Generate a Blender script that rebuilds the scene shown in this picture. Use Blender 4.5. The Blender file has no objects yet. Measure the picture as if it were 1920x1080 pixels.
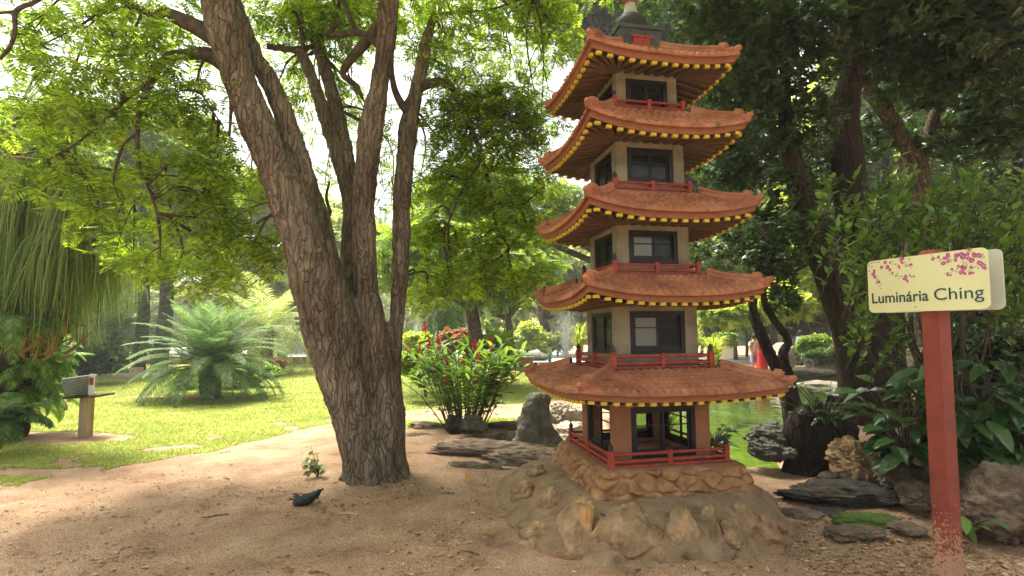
import bpy, math, random
import numpy as np
from mathutils import Vector, Matrix
rng = np.random.default_rng(7); random.seed(7)
R = math.radians
C = bpy.context.scene.collection
# ---------------------------------------------------------------- camera, world, sun, exposure
F, HZ, TP, EYE = 991.0, 623.0, 0.067, 1.5
TH = math.atan(TP); CY = HZ - F*TP
cam = bpy.data.cameras.new("camera"); co = bpy.data.objects.new("camera", cam); C.objects.link(co)
cam.sensor_width = 36; cam.lens = F/1920*36; cam.shift_y = (CY-540)/1920; cam.clip_end = 2000; cam.clip_start = .05
co.location = (0, 0, EYE); co.rotation_euler = (math.pi/2+TH, 0, 0)
bpy.context.scene.camera = co
SUN_EL, SUN_AZ = R(66), R(-48)          # azimuth measured from +Y towards +X
w = bpy.data.worlds.new("World"); bpy.context.scene.world = w; w.use_nodes = True
nt = w.node_tree; bg = nt.nodes['Background']
sk = nt.nodes.new('ShaderNodeTexSky'); sk.sky_type = 'NISHITA'; sk.sun_disc = False
sk.sun_elevation = SUN_EL; sk.sun_rotation = SUN_AZ; sk.air_density = 1.0; sk.dust_density = 6.0; sk.ozone_density = .6
hs = nt.nodes.new('ShaderNodeHueSaturation'); hs.inputs['Saturation'].default_value = .25
nt.links.new(sk.outputs[0], hs.inputs['Color']); nt.links.new(hs.outputs[0], bg.inputs[0])
bg.inputs[1].default_value = .15
sl = bpy.data.lights.new("sun", 'SUN'); sl.energy = 4.2; sl.angle = R(15); sl.color = (1, .94, .82)
so = bpy.data.objects.new("sun", sl); C.objects.link(so)
sd = Vector((math.sin(SUN_AZ)*math.cos(SUN_EL), math.cos(SUN_AZ)*math.cos(SUN_EL), math.sin(SUN_EL)))
so.rotation_euler = sd.to_track_quat('Z', 'Y').to_euler(); so.location = (-10, 4, 15)
vs = bpy.context.scene.view_settings
vs.view_transform = 'Standard'; vs.look = 'None'; vs.gamma = 1; vs.exposure = 1.58
cy_ = bpy.context.scene.cycles
cy_.max_bounces = 8; cy_.diffuse_bounces = 4; cy_.transparent_max_bounces = 12; cy_.transmission_bounces = 6
# ---------------------------------------------------------------- helpers
def at(px, py, Y):
    dx = (px-960)/F; dy = (CY-py)/F
    d = np.array([dx, math.cos(TH)-dy*math.sin(TH), math.sin(TH)+dy*math.cos(TH)])
    return np.array([0, 0, EYE]) + d*(Y/d[1])
def gr(px, py, z=0.):
    p = at(px, py, 1.); d = p-np.array([0, 0, EYE]); return np.array([0, 0, EYE])+d*((z-EYE)/d[2])
def A(*l): return np.array(l, float)
_perm = np.random.default_rng(3).random(4096)
def _h(i, j, k): return _perm[((i*73856093) ^ (j*19349663) ^ (k*83492791)) & 4095]
def noise(p):
    p = np.asarray(p, float); f = np.floor(p); t = p-f; t = t*t*(3-2*t); i, j, k = [f[..., a].astype(np.int64) for a in range(3)]
    x, y, z = t[..., 0], t[..., 1], t[..., 2]; r = 0
    for a in (0, 1):
        for b in (0, 1):
            for c in (0, 1):
                r = r + _h(i+a, j+b, k+c)*(x if a else 1-x)*(y if b else 1-y)*(z if c else 1-z)
    return r*2-1
def fbm(p, o=4):
    p = np.asarray(p, float); r = 0; a = 1.; s = 0
    for n in range(o): r = r+a*noise(p*2**n+n*17.3); s += a; a *= .5
    return r/s
class MB:
    def __init__(s): s.V = []; s.L = []; s.K = []; s.M = []; s.n = 0
    def add(s, V, Fc, m=0):
        V = np.asarray(V, float).reshape(-1, 3)
        if isinstance(Fc, np.ndarray):
            s.L.append((Fc+s.n).ravel()); s.K.append(np.full(len(Fc), Fc.shape[1]))
        else:
            s.L.append(np.array([i for f in Fc for i in f])+s.n); s.K.append(np.array([len(f) for f in Fc]))
        s.M.append(np.full(len(Fc), m)); s.V.append(V); s.n += len(V); return s
    def grid(s, P, m=0, cu=False, cv=False):
        P = np.asarray(P); a, b = P.shape[:2]; idx = np.arange(a*b).reshape(a, b)
        if cu: idx = np.vstack([idx, idx[:1]])
        if cv: idx = np.hstack([idx, idx[:, :1]])
        f = np.stack([idx[:-1, :-1], idx[1:, :-1], idx[1:, 1:], idx[:-1, 1:]], -1).reshape(-1, 4)
        return s.add(P.reshape(-1, 3), f, m)
    def box(s, c, h, Rm=None, m=0, taper=1.):
        q = np.array([[x*(taper if z > 0 else 1), y*(taper if z > 0 else 1), z] for z in (-1, 1) for x, y in ((-1, -1), (1, -1), (1, 1), (-1, 1))], float)*np.array(h)
        if Rm is not None: q = q@Rm.T
        return s.add(q+np.array(c), np.array([[0, 3, 2, 1], [4, 5, 6, 7], [0, 1, 5, 4], [1, 2, 6, 5], [2, 3, 7, 6], [3, 0, 4, 7]]), m)
    def tube(s, pts, rad, seg=8, m=0, cap=True, amp=0., fr=3., sub=1):
        pts = np.asarray(pts, float); rad = np.broadcast_to(np.asarray(rad, float), (len(pts),)).copy()
        if sub > 1: pts, rad = spl(pts, rad, sub)
        n = len(pts); T = np.gradient(pts, axis=0); T /= np.linalg.norm(T, axis=1)[:, None]+1e-9
        ref = np.array([0, 0, 1.]) if abs(T[0, 2]) < .9 else np.array([1., 0, 0])
        u = np.cross(T[0], ref); u /= np.linalg.norm(u); P = []
        for i in range(n):
            u = u-T[i]*u.dot(T[i]); u /= np.linalg.norm(u)+1e-9; v = np.cross(T[i], u)
            a = np.arange(seg)/seg*2*math.pi
            d = np.cos(a)[:, None]*u+np.sin(a)[:, None]*v
            r = rad[i]*np.ones(seg)
            if amp: r = r*(1+amp*fbm((pts[i]+d*rad[i])*fr, 3))
            P.append(pts[i]+d*r[:, None])
        k = s.n; s.grid(np.array(P), m, cv=True)
        if cap: s.add(np.array(P[0]), [list(range(seg))[::-1]], m); s.add(np.array(P[-1]), [list(range(seg))], m)
        return s
    def lathe(s, c, prof, seg=16, m=0, Rm=None):
        a = np.arange(seg)/seg*2*math.pi
        P = np.array([[(r*math.cos(t), r*math.sin(t), z) for t in a] for r, z in prof])
        if Rm is not None: P = P@Rm.T
        return s.grid(P+np.array(c), m, cv=True)
    def scat(s, T, pos, M, sc, m=0):
        V, Fc = T; N = len(pos); sc = np.asarray(sc, float)
        if sc.ndim == 1: sc = sc[:, None]
        W = np.einsum('nij,nvj->nvi', M, V[None]*sc[:, None, :])+pos[:, None]
        f = (Fc[None]+(np.arange(N)*len(V))[:, None, None]).reshape(-1, Fc.shape[1])
        return s.add(W.reshape(-1, 3), f, m)
    def build(s, name, mats, parent=None, smooth=False, origin=None):
        V = np.vstack(s.V); L = np.concatenate(s.L); K = np.concatenate(s.K); M = np.concatenate(s.M)
        if origin is not None: V = V-np.array(origin)
        me = bpy.data.meshes.new(name); me.vertices.add(len(V)); me.vertices.foreach_set('co', V.ravel().astype(np.float32))
        me.loops.add(len(L)); me.loops.foreach_set('vertex_index', L.astype(np.int32))
        me.polygons.add(len(K)); st = np.concatenate([[0], np.cumsum(K)[:-1]])
        me.polygons.foreach_set('loop_start', st.astype(np.int32)); me.polygons.foreach_set('loop_total', K.astype(np.int32))
        if not isinstance(mats, (list, tuple)): mats = [mats]
        for q in mats: me.materials.append(q)
        me.polygons.foreach_set('material_index', M.astype(np.int32))
        me.polygons.foreach_set('use_smooth', np.full(len(K), bool(smooth)))
        me.update(calc_edges=True); me.validate()
        o = bpy.data.objects.new(name, me); C.objects.link(o)
        if origin is not None: o.location = origin
        if parent: o.parent = parent
        return o
def spl(pts, rad, sub):
    n = len(pts); P = np.vstack([2*pts[0]-pts[1], pts, 2*pts[-1]-pts[-2]]); Q = []; q = []
    for i in range(n-1):
        p0, p1, p2, p3 = P[i:i+4]
        for k in range(sub):
            t = k/sub; Q.append(.5*((2*p1)+(-p0+p2)*t+(2*p0-5*p1+4*p2-p3)*t*t+(-p0+3*p1-3*p2+p3)*t**3)); q.append(rad[i]*(1-t)+rad[i+1]*t)
    Q.append(pts[-1]); q.append(rad[-1]); return np.array(Q), np.array(q)
def pxpath(l, w=None):
    P = np.array([at(a, b, Y) for a, b, wd, Y in l]); r = np.array([wd/2/F*Y for a, b, wd, Y in l]); return P, r
def empty(name, loc, rz=0.):
    o = bpy.data.objects.new(name, None); C.objects.link(o); o.location = loc; o.rotation_euler = (0, 0, rz); o.empty_display_size = .1; return o
def tag(o, label=None, cat=None, group=None, kind=None):
    if label: o['label'] = label
    if cat: o['category'] = cat
    if group: o['group'] = group
    if kind: o['kind'] = kind
    return o
def keep(o, parent):      # parent while keeping world placement (parents are unrotated, unscaled)
    o.parent = parent; o.location = Vector(o.location)-Vector(parent.location); return o
def copy_tree(o, parent=None):
    c = o.copy(); C.objects.link(c)
    if parent: c.parent = parent
    for ch in [x for x in bpy.data.objects if x.parent == o]: copy_tree(ch, c)
    return c
def frames(d, up=None, roll=0.):
    d = d/np.linalg.norm(d, axis=1)[:, None]
    if up is None: up = np.tile([0, 0, 1.], (len(d), 1))
    y = np.cross(up, d); ln = np.linalg.norm(y, axis=1)[:, None]; y = np.where(ln < 1e-3, np.array([0, 1., 0]), y/np.maximum(ln, 1e-3)); z = np.cross(d, y)
    return np.stack([d, y, z], -1)
def rdir(n): v = rng.normal(size=(n, 3)); return v/np.linalg.norm(v, axis=1)[:, None]
def inball(n): return rdir(n)*(rng.random(n)**(1/3))[:, None]
def evalmesh(o):
    dg = bpy.context.evaluated_depsgraph_get(); dg.update(); return bpy.data.meshes.new_from_object(o.evaluated_get(dg))
# ---------------------------------------------------------------- materials
def ramp(nt, fac, cols):
    r = nt.nodes.new('ShaderNodeValToRGB'); e = r.color_ramp.elements
    for i, (p, c) in enumerate(cols):
        if i < 2: e[i].position = p; e[i].color = (*c, 1)
        else: q = e.new(p); q.color = (*c, 1)
    nt.links.new(fac, r.inputs[0]); return r.outputs[0]
def mat(name, cols, scale=4., rough=.8, bump=.3, bscale=None, stretch=(1, 1, 1), detail=6, spec=.3, metal=0., bdist=.02, patch=None, dist=0.):
    m = bpy.data.materials.new(name); m.use_nodes = True; nt = m.node_tree; b = nt.nodes['Principled BSDF']
    tc = nt.nodes.new('ShaderNodeTexCoord'); mp = nt.nodes.new('ShaderNodeMapping'); mp.inputs['Scale'].default_value = stretch
    nt.links.new(tc.outputs['Object'], mp.inputs[0])
    n = nt.nodes.new('ShaderNodeTexNoise'); n.inputs['Scale'].default_value = scale; n.inputs['Detail'].default_value = detail; n.inputs['Roughness'].default_value = .65; n.inputs['Distortion'].default_value = dist
    nt.links.new(mp.outputs[0], n.inputs[0])
    k = len(cols); cc = [(.28+.44*i/max(1, k-1), c) for i, c in enumerate(cols)]
    if k == 1: cc = [(.3, tuple(x*.8 for x in cols[0])), (.7, cols[0])]
    col = ramp(nt, n.outputs[0], cc)
    if patch:                                  # (colour, scale, threshold)
        pc, ps, pt = patch; n3 = nt.nodes.new('ShaderNodeTexNoise'); n3.inputs['Scale'].default_value = ps; n3.inputs['Detail'].default_value = 5; nt.links.new(tc.outputs['Object'], n3.inputs[0])
        f = ramp(nt, n3.outputs[0], [(pt, (0, 0, 0)), (pt+.06, (1, 1, 1))]); mx = nt.nodes.new('ShaderNodeMixRGB'); mx.inputs[2].default_value = (*pc, 1)
        nt.links.new(f, mx.inputs[0]); nt.links.new(col, mx.inputs[1]); col = mx.outputs[0]
    nt.links.new(col, b.inputs['Base Color']); b.inputs['Roughness'].default_value = rough; b.inputs['Specular IOR Level'].default_value = spec; b.inputs['Metallic'].default_value = metal
    if bump:
        n2 = nt.nodes.new('ShaderNodeTexNoise'); n2.inputs['Scale'].default_value = bscale or scale*4; n2.inputs['Detail'].default_value = 8; n2.inputs['Roughness'].default_value = .7
        nt.links.new(mp.outputs[0], n2.inputs[0]); bp = nt.nodes.new('ShaderNodeBump'); bp.inputs['Strength'].default_value = bump; bp.inputs['Distance'].default_value = bdist
        nt.links.new(n2.outputs[0], bp.inputs['Height']); nt.links.new(bp.outputs[0], b.inputs['Normal'])
    return m
def leafmat(name, cols, trans=.45, rough=.45, spec=.35):
    m = bpy.data.materials.new(name); m.use_nodes = True; nt = m.node_tree; b = nt.nodes['Principled BSDF']; out = nt.nodes['Material Output']
    g = nt.nodes.new('ShaderNodeNewGeometry'); k = len(cols)
    col = ramp(nt, g.outputs['Random Per Island'], [(i/max(1, k-1), c) for i, c in enumerate(cols)])
    nt.links.new(col, b.inputs['Base Color']); b.inputs['Roughness'].default_value = rough; b.inputs['Specular IOR Level'].default_value = spec
    t = nt.nodes.new('ShaderNodeBsdfTranslucent'); hs = nt.nodes.new('ShaderNodeHueSaturation'); hs.inputs['Hue'].default_value = .485; hs.inputs['Value'].default_value = 1.9; hs.inputs['Saturation'].default_value = 1.05
    nt.links.new(col, hs.inputs['Color']); nt.links.new(hs.outputs[0], t.inputs[0])
    mx = nt.nodes.new('ShaderNodeMixShader'); mx.inputs[0].default_value = trans
    nt.links.new(b.outputs[0], mx.inputs[1]); nt.links.new(t.outputs[0], mx.inputs[2]); nt.links.new(mx.outputs[0], out.inputs[0]); return m
M_dirt = mat('dirt', [(.18, .10, .055), (.35, .215, .125), (.43, .28, .17), (.51, .36, .235)], 2.2, .95, 1., 70, bdist=.02, detail=12)
_n = M_dirt.node_tree; _b = _n.nodes['Principled BSDF']; _s = _b.inputs['Base Color'].links[0].from_socket; _q = _n.nodes.new('ShaderNodeTexNoise'); _q.inputs['Scale'].default_value = 90; _q.inputs['Detail'].default_value = 4; _t = _n.nodes.new('ShaderNodeTexCoord'); _n.links.new(_t.outputs['Object'], _q.inputs[0])
_x = _n.nodes.new('ShaderNodeMixRGB'); _x.blend_type = 'MULTIPLY'; _x.inputs[0].default_value = 1; _n.links.new(_s, _x.inputs[1]); _n.links.new(ramp(_n, _q.outputs[0], [(.36, (.55, .5, .45)), (.5, (1, 1, 1)), (.68, (1.25, 1.25, 1.25))]), _x.inputs[2]); _n.links.new(_x.outputs[0], _b.inputs['Base Color'])
M_path = M_dirt
M_lawn = mat('lawn', [(.12, .16, .022), (.21, .255, .04), (.29, .31, .07)], 1.0, .9, .6, 60, bdist=.02)
M_grass = leafmat('grass', [(.15, .18, .025), (.23, .27, .045), (.36, .36, .11)], .35)
M_bark = mat('bark', [(.045, .035, .024), (.15, .115, .08), (.20, .155, .11), (.30, .24, .175)], 7, .95, 1., 14, (1, 1, .2), bdist=.06, patch=((.27, .28, .21), 10, .61), dist=.6)
def barkmat(name, dark, cols, lichen, freq=9., depth=.05, lth=.6):
    m = bpy.data.materials.new(name); m.use_nodes = True; nt = m.node_tree; b = nt.nodes['Principled BSDF']; N = nt.nodes.new; Lk = nt.links.new
    tc = N('ShaderNodeTexCoord'); mp = N('ShaderNodeMapping'); mp.inputs['Scale'].default_value = (1, 1, .11); Lk(tc.outputs['Object'], mp.inputs[0])
    wn = N('ShaderNodeTexNoise'); wn.inputs['Scale'].default_value = 4; wn.inputs['Detail'].default_value = 3; Lk(tc.outputs['Object'], wn.inputs[0])
    ad = N('ShaderNodeMixRGB'); ad.blend_type = 'LINEAR_LIGHT'; ad.inputs[0].default_value = .07; Lk(mp.outputs[0], ad.inputs[1]); Lk(wn.outputs['Color'], ad.inputs[2])
    vo = N('ShaderNodeTexVoronoi'); vo.feature = 'DISTANCE_TO_EDGE'; vo.inputs['Scale'].default_value = freq*2.1; Lk(ad.outputs[0], vo.inputs['Vector'])
    n1 = N('ShaderNodeTexNoise'); n1.inputs['Scale'].default_value = freq*1.6; n1.inputs['Detail'].default_value = 9; n1.inputs['Roughness'].default_value = .75; Lk(ad.outputs[0], n1.inputs[0])
    cr = ramp(nt, vo.outputs['Distance'], [(0.0, (.4, .4, .4)), (.09, (1, 1, 1))])
    col = ramp(nt, n1.outputs[0], [(.3+.4*i/(len(cols)-1), c) for i, c in enumerate(cols)])
    m1 = N('ShaderNodeMixRGB'); m1.inputs[1].default_value = (*dark, 1); Lk(cr, m1.inputs[0]); Lk(col, m1.inputs[2])
    n3 = N('ShaderNodeTexNoise'); n3.inputs['Scale'].default_value = 13; n3.inputs['Detail'].default_value = 6; n3.inputs['Roughness'].default_value = .7; Lk(tc.outputs['Object'], n3.inputs[0])
    m2 = N('ShaderNodeMixRGB'); m2.inputs[2].default_value = (*lichen, 1); Lk(ramp(nt, n3.outputs[0], [(lth, (0, 0, 0)), (lth+.03, (1, 1, 1))]), m2.inputs[0]); Lk(m1.outputs[0], m2.inputs[1]); 
    n4 = N('ShaderNodeTexNoise'); n4.inputs['Scale'].default_value = 1.6; n4.inputs['Detail'].default_value = 3; Lk(tc.outputs['Object'], n4.inputs[0]); m3 = N('ShaderNodeMixRGB'); m3.blend_type = 'MULTIPLY'; m3.inputs[0].default_value = 1; Lk(m2.outputs[0], m3.inputs[1]); Lk(ramp(nt, n4.outputs[0], [(.35, (.72, .66, .6)), (.62, (1.1, 1.08, 1.05))]), m3.inputs[2])
    Lk(m3.outputs[0], b.inputs['Base Color']); b.inputs['Roughness'].default_value = .95; b.inputs['Specular IOR Level'].default_value = .15
    ma = N('ShaderNodeMath'); ma.operation = 'MULTIPLY_ADD'; ma.inputs[1].default_value = .8; Lk(cr, ma.inputs[0]); Lk(n1.outputs[0], ma.inputs[2]); bp = N('ShaderNodeBump'); bp.inputs['Strength'].default_value = 1; bp.inputs['Distance'].default_value = depth; Lk(ma.outputs[0], bp.inputs['Height']); Lk(bp.outputs[0], b.inputs['Normal']); return m
M_bark = barkmat('bark', (.05, .038, .026), [(.085, .07, .052), (.195, .163, .122), (.35, .30, .23)], (.34, .35, .28), 10, .03, .63)
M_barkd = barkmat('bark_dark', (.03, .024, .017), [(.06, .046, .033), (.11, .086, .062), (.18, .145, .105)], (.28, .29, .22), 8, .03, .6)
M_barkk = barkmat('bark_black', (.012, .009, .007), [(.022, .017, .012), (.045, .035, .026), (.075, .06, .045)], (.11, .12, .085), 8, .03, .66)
M_bow = mat('bough', [(.03, .024, .017), (.075, .058, .04), (.13, .105, .075)], 14, .95, .9, 40, bdist=.01)
M_tile = mat('roof_tile', [(.16, .068, .036), (.33, .13, .062), (.46, .22, .12)], 3.5, .75, .35, 60, bdist=.004, patch=((.16, .085, .05), 9, .62))
M_fascia = mat('fascia', [(.20, .08, .035), (.30, .125, .055)], 12, .75, .3, 60, bdist=.004)
M_raft = mat('rafter_brown', [(.09, .055, .03), (.15, .09, .045)], 8, .85, .3, 50, bdist=.004)
M_yel = mat('rafter_yellow', [(.45, .31, .025), (.66, .48, .05)], 22, .7, .2, 80, bdist=.003)
M_cream = mat('plaster_beige', [(.13, .12, .082), (.225, .208, .142), (.29, .268, .185)], 5, .9, .3, 50, bdist=.004, patch=((.22, .18, .12), 7, .62))
M_rust = mat('plaster_orange', [(.24, .11, .055), (.33, .16, .085)], 6, .9, .3, 50, bdist=.004)
M_red = mat('red_paint', [(.20, .026, .016), (.32, .042, .024), (.40, .08, .045)], 14, .6, .3, 60, bdist=.003, patch=((.13, .045, .03), 16, .60), spec=.4)
M_black = mat('black_paint', [(.02, .022, .022), (.045, .05, .05)], 12, .55, .2, 60, bdist=.003)
M_frame = mat('window_black', [(.009, .010, .011), (.022, .024, .025)], 12, .5, .2, 60, bdist=.003)
M_grey = mat('grey_cement', [(.045, .05, .05), (.085, .095, .09)], 10, .8, .4, 60, bdist=.004)
M_lgrey = mat('pale_cement', [(.30, .30, .26), (.42, .42, .37)], 10, .8, .3, 60, bdist=.004)
M_ostone = mat('orange_stone', [(.14, .07, .035), (.30, .155, .065), (.46, .27, .13)], 11, .85, .8, 26, bdist=.015)
M_mound = mat('mound_cement', [(.16, .105, .055), (.31, .21, .118), (.42, .30, .175)], 6, .95, 1., 50, bdist=.03, patch=((.34, .19, .10), 2.5, .58))
M_boulder = mat('boulder', [(.11, .065, .035), (.27, .175, .09), (.46, .32, .18)], 8, .85, .8, 18, bdist=.02, patch=((.45, .24, .09), 4, .6))
M_rockg = mat('rock_grey', [(.045, .044, .032), (.13, .125, .095), (.25, .235, .18)], 7, .95, 1., 22, bdist=.03, patch=((.09, .12, .05), 6, .58))
M_rockb = mat('rock_brown', [(.085, .06, .038), (.20, .145, .095), (.33, .25, .17)], 5, .95, 1., 20, (1, 1, 2), bdist=.05, patch=((.10, .12, .05), 4, .62))
M_rockp = mat('rock_pale', [(.28, .22, .15), (.45, .37, .27), (.6, .52, .4)], 8, .95, 1., 26, bdist=.03)
M_rockd = mat('rock_dark', [(.02, .018, .013), (.06, .05, .036), (.12, .10, .07)], 6, .95, 1., 16, (1, 1, 2.5), bdist=.05)
M_moss = mat('moss', [(.04, .07, .012), (.09, .14, .025)], 14, 1, .8, 60)
M_white = mat('white_paint', [(.72, .72, .70), (.82, .82, .80)], 2, .6, .0)
M_pale = mat('pale_wall', [(.62, .62, .58), (.75, .75, .72)], .5, .9, .1)
M_wood = mat('wood', [(.22, .15, .09), (.38, .28, .18), (.46, .36, .25)], 5, .85, .5, 20, (1, 1, .15), bdist=.008)
M_wick = mat('wicker', [(.16, .185, .16), (.34, .38, .33)], 30, .8, .3)
M_cream2 = mat('sign_cream', [(.60, .59, .31), (.68, .67, .37)], 1.5, .35, .0, spec=.5)
M_signb = mat('sign_back', [(.42, .44, .36), (.52, .54, .45)], 6, .5, .1)
M_ink = mat('ink', [(.008, .05, .05), (.01, .06, .06)], 3, .5, 0)
M_pink = leafmat('blossom_print', [(.30, .03, .12), (.42, .05, .19), (.38, .10, .30), (.5, .1, .22)], 0., .6, .2)
M_pinkc = mat('blossom_centre', [(.75, .5, .65), (.8, .6, .7)], 3, .6, 0)
M_pg = mat('print_green', [(.10, .32, .12), (.16, .42, .18)], 3, .6, 0)
M_pb = mat('print_branch', [(.05, .06, .02), (.08, .08, .03)], 3, .6, 0)
M_asph = mat('asphalt', [(.42, .42, .40), (.52, .51, .48)], 2, .95, .3)
def glass(name, col, mixf):
    m = bpy.data.materials.new(name); m.use_nodes = True; nt = m.node_tree; b = nt.nodes['Principled BSDF']; out = nt.nodes['Material Output']
    b.inputs['Base Color'].default_value = (*col, 1); b.inputs['Roughness'].default_value = .12
    t = nt.nodes.new('ShaderNodeBsdfTransparent'); t.inputs[0].default_value = (.75, .8, .75, 1); mx = nt.nodes.new('ShaderNodeMixShader'); mx.inputs[0].default_value = mixf
    nt.links.new(t.outputs[0], mx.inputs[1]); nt.links.new(b.outputs[0], mx.inputs[2]); nt.links.new(mx.outputs[0], out.inputs[0]); return m
M_glass = glass('pane_glass', (.03, .035, .035), .45)
M_glassf = glass('pane_dusty', (.30, .33, .30), .55)
M_water = bpy.data.materials.new('pond_water'); M_water.use_nodes = True
_n = M_water.node_tree; _b = _n.nodes['Principled BSDF']; _b.inputs['Base Color'].default_value = (.055, .095, .012, 1); _b.inputs['Roughness'].default_value = .06; _b.inputs['IOR'].default_value = 1.45; _b.inputs['Specular IOR Level'].default_value = .7
_x = _n.nodes.new('ShaderNodeTexNoise'); _x.inputs['Scale'].default_value = 2.2; _x.inputs['Detail'].default_value = 3; _t = _n.nodes.new('ShaderNodeTexCoord'); _n.links.new(_t.outputs['Object'], _x.inputs[0])
_p = _n.nodes.new('ShaderNodeBump'); _p.inputs['Strength'].default_value = .22; _p.inputs['Distance'].default_value = .08; _n.links.new(_x.outputs[0], _p.inputs['Height']); _n.links.new(_p.outputs[0], _b.inputs['Normal'])
M_pool = mat('pool_water', [(.012, .016, .012), (.02, .026, .018)], 2, .08, .0, spec=.6)
L_fern = leafmat('leaf_feather', [(.05, .105, .01), (.11, .19, .016), (.19, .29, .025), (.30, .38, .05)], .62)
L_mid = leafmat('leaf_mid', [(.06, .12, .015), (.13, .22, .025), (.24, .34, .05)], .55)
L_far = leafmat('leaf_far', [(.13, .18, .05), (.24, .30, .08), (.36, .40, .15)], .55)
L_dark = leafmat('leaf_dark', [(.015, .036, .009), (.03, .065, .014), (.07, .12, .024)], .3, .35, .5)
L_shr = leafmat('leaf_shrub', [(.045, .10, .015), (.08, .16, .022), (.13, .23, .035)], .35, .4, .45)
L_yel = leafmat('leaf_yellow', [(.18, .27, .025), (.30, .38, .05), (.44, .50, .12)], .5)
L_palm = leafmat('leaf_palm', [(.04, .085, .025), (.08, .15, .045), (.16, .23, .08)], .4, .6, .2)
L_hang = leafmat('leaf_hanging', [(.06, .11, .025), (.14, .21, .05), (.27, .33, .10)], .45, .5, .3)
L_ferny = leafmat('leaf_fern', [(.06, .14, .02), (.13, .25, .03), (.25, .36, .06)], .45)
L_ging = leafmat('leaf_ginger', [(.035, .085, .012), (.075, .15, .02), (.16, .26, .035)], .45, .5, .25)
L_broad = leafmat('leaf_broad', [(.02, .055, .014), (.035, .085, .018), (.065, .13, .03)], .25, .3, .5)
L_redf = leafmat('flower_red', [(.32, .012, .015), (.5, .03, .03)], .2)
L_lit = leafmat('litter', [(.07, .04, .02), (.22, .12, .055), (.45, .33, .18), (.35, .2, .10), (.12, .08, .04)], .0, .8, .2)
L_brown = leafmat('dead_frond', [(.16, .09, .045), (.30, .18, .09)], .1, .9, .1)
L_rose = leafmat('leaf_rose', [(.35, .08, .07), (.3, .14, .06), (.28, .3, .08)], .4)
# ---------------------------------------------------------------- leaf templates (x = along the leaf, z = up)
def leafT(wd=.22, fold=.05, dr=-.1):
    return (A((0, 0, 0), (.32, wd, fold), (.7, wd*.8, fold+dr*.4), (1, 0, dr), (.7, -wd*.8, fold+dr*.4), (.32, -wd, fold), (.5, 0, dr*.25)),
            np.array([[0, 6, 2, 1], [6, 3, 3, 2], [0, 5, 4, 6], [6, 4, 3, 3]]))
def leafQ(wd=.22, fold=.05, dr=-.1):
    return (A((0, 0, 0), (.32, wd, fold), (.72, wd*.8, fold+dr*.5), (1, 0, dr), (.72, -wd*.8, fold+dr*.5), (.32, -wd, fold)), np.array([[0, 3, 2, 1], [0, 5, 4, 3]]))
def pinnT(n=9, ll=.34, lw=.045, droop=-.12, taper=True, flat=.02, ang=1.15, stem=.006):
    V = []; Fc = []
    def quad(a, b, c, d): k = len(V); V.extend([a, b, c, d]); Fc.append([k, k+1, k+2, k+3])
    for i in range(n):
        t = (i+1)/(n+.5); x = t; z = droop*t*t; L = ll*(math.sin(math.pi*(.15+.8*t))**.7 if taper else 1)
        for s in (-1, 1):
            a = ang-.35*t; d = np.array([math.cos(a), s*math.sin(a), -.12]); pz = np.array([x, 0, z])
            m1 = pz+d*L*.5; pe = np.array([-d[1], d[0], 0])*lw
            quad(pz, m1-pe*s+A(0, 0, flat), pz+d*L, m1+pe*s+A(0, 0, flat))
    quad(A(0, -stem, 0), A(1, 0, droop), A(1, 0, droop+.001), A(0, stem, 0))
    return np.array(V), np.array(Fc)
def joinT(T1, T2): return np.vstack([T1[0], T2[0]]), np.vstack([T1[1], T2[1]+len(T1[0])])
def bigleafT(wd=.2, fold=.06, dr=-.2, n=8, wave=.012):
    V = []; Fc = []
    for i in range(n+1):
        t = i/n; w_ = wd*math.sin(math.pi*min(1, t**.8*.97+.03))**.8*(1-.15*t); z = dr*t*t+fold*0
        for q, s_ in enumerate((-1, -.5, 0, .5, 1)): V.append((t, s_*w_, z+fold*abs(s_)*math.sin(math.pi*t)+wave*math.sin(t*17+s_*2)*abs(s_)))
    for i in range(n):
        for q in range(4): a = i*5+q; Fc.append([a, a+5, a+6, a+1])
    return np.array(V, float), np.array(Fc)
T_spray = pinnT(7, .42, .055, -.15)
T_fernleaf = pinnT(13, .22, .022, -.35)
def clusterT(n, seed, wd=.24):
    r = np.random.default_rng(seed); V, Fc = leafQ(wd); VV = []; FF = []
    for i in range(n):
        a = i*2.4+r.random(); e = r.uniform(-.3, .5); d = np.array([[math.cos(a)*math.cos(e), math.sin(a)*math.cos(e), math.sin(e)]]); M = frames(d)[0]
        off = A(0, 0, .35*(i/n))*1.; VV.append((V*r.uniform(.45, .65))@M.T+off*.6); FF.append(Fc+6*i)
    return np.vstack(VV), np.vstack(FF)
T_clu = clusterT(7, 1)
T_leaf = leafQ(.23)
T_long = leafQ(.13, .03, -.18)
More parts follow.
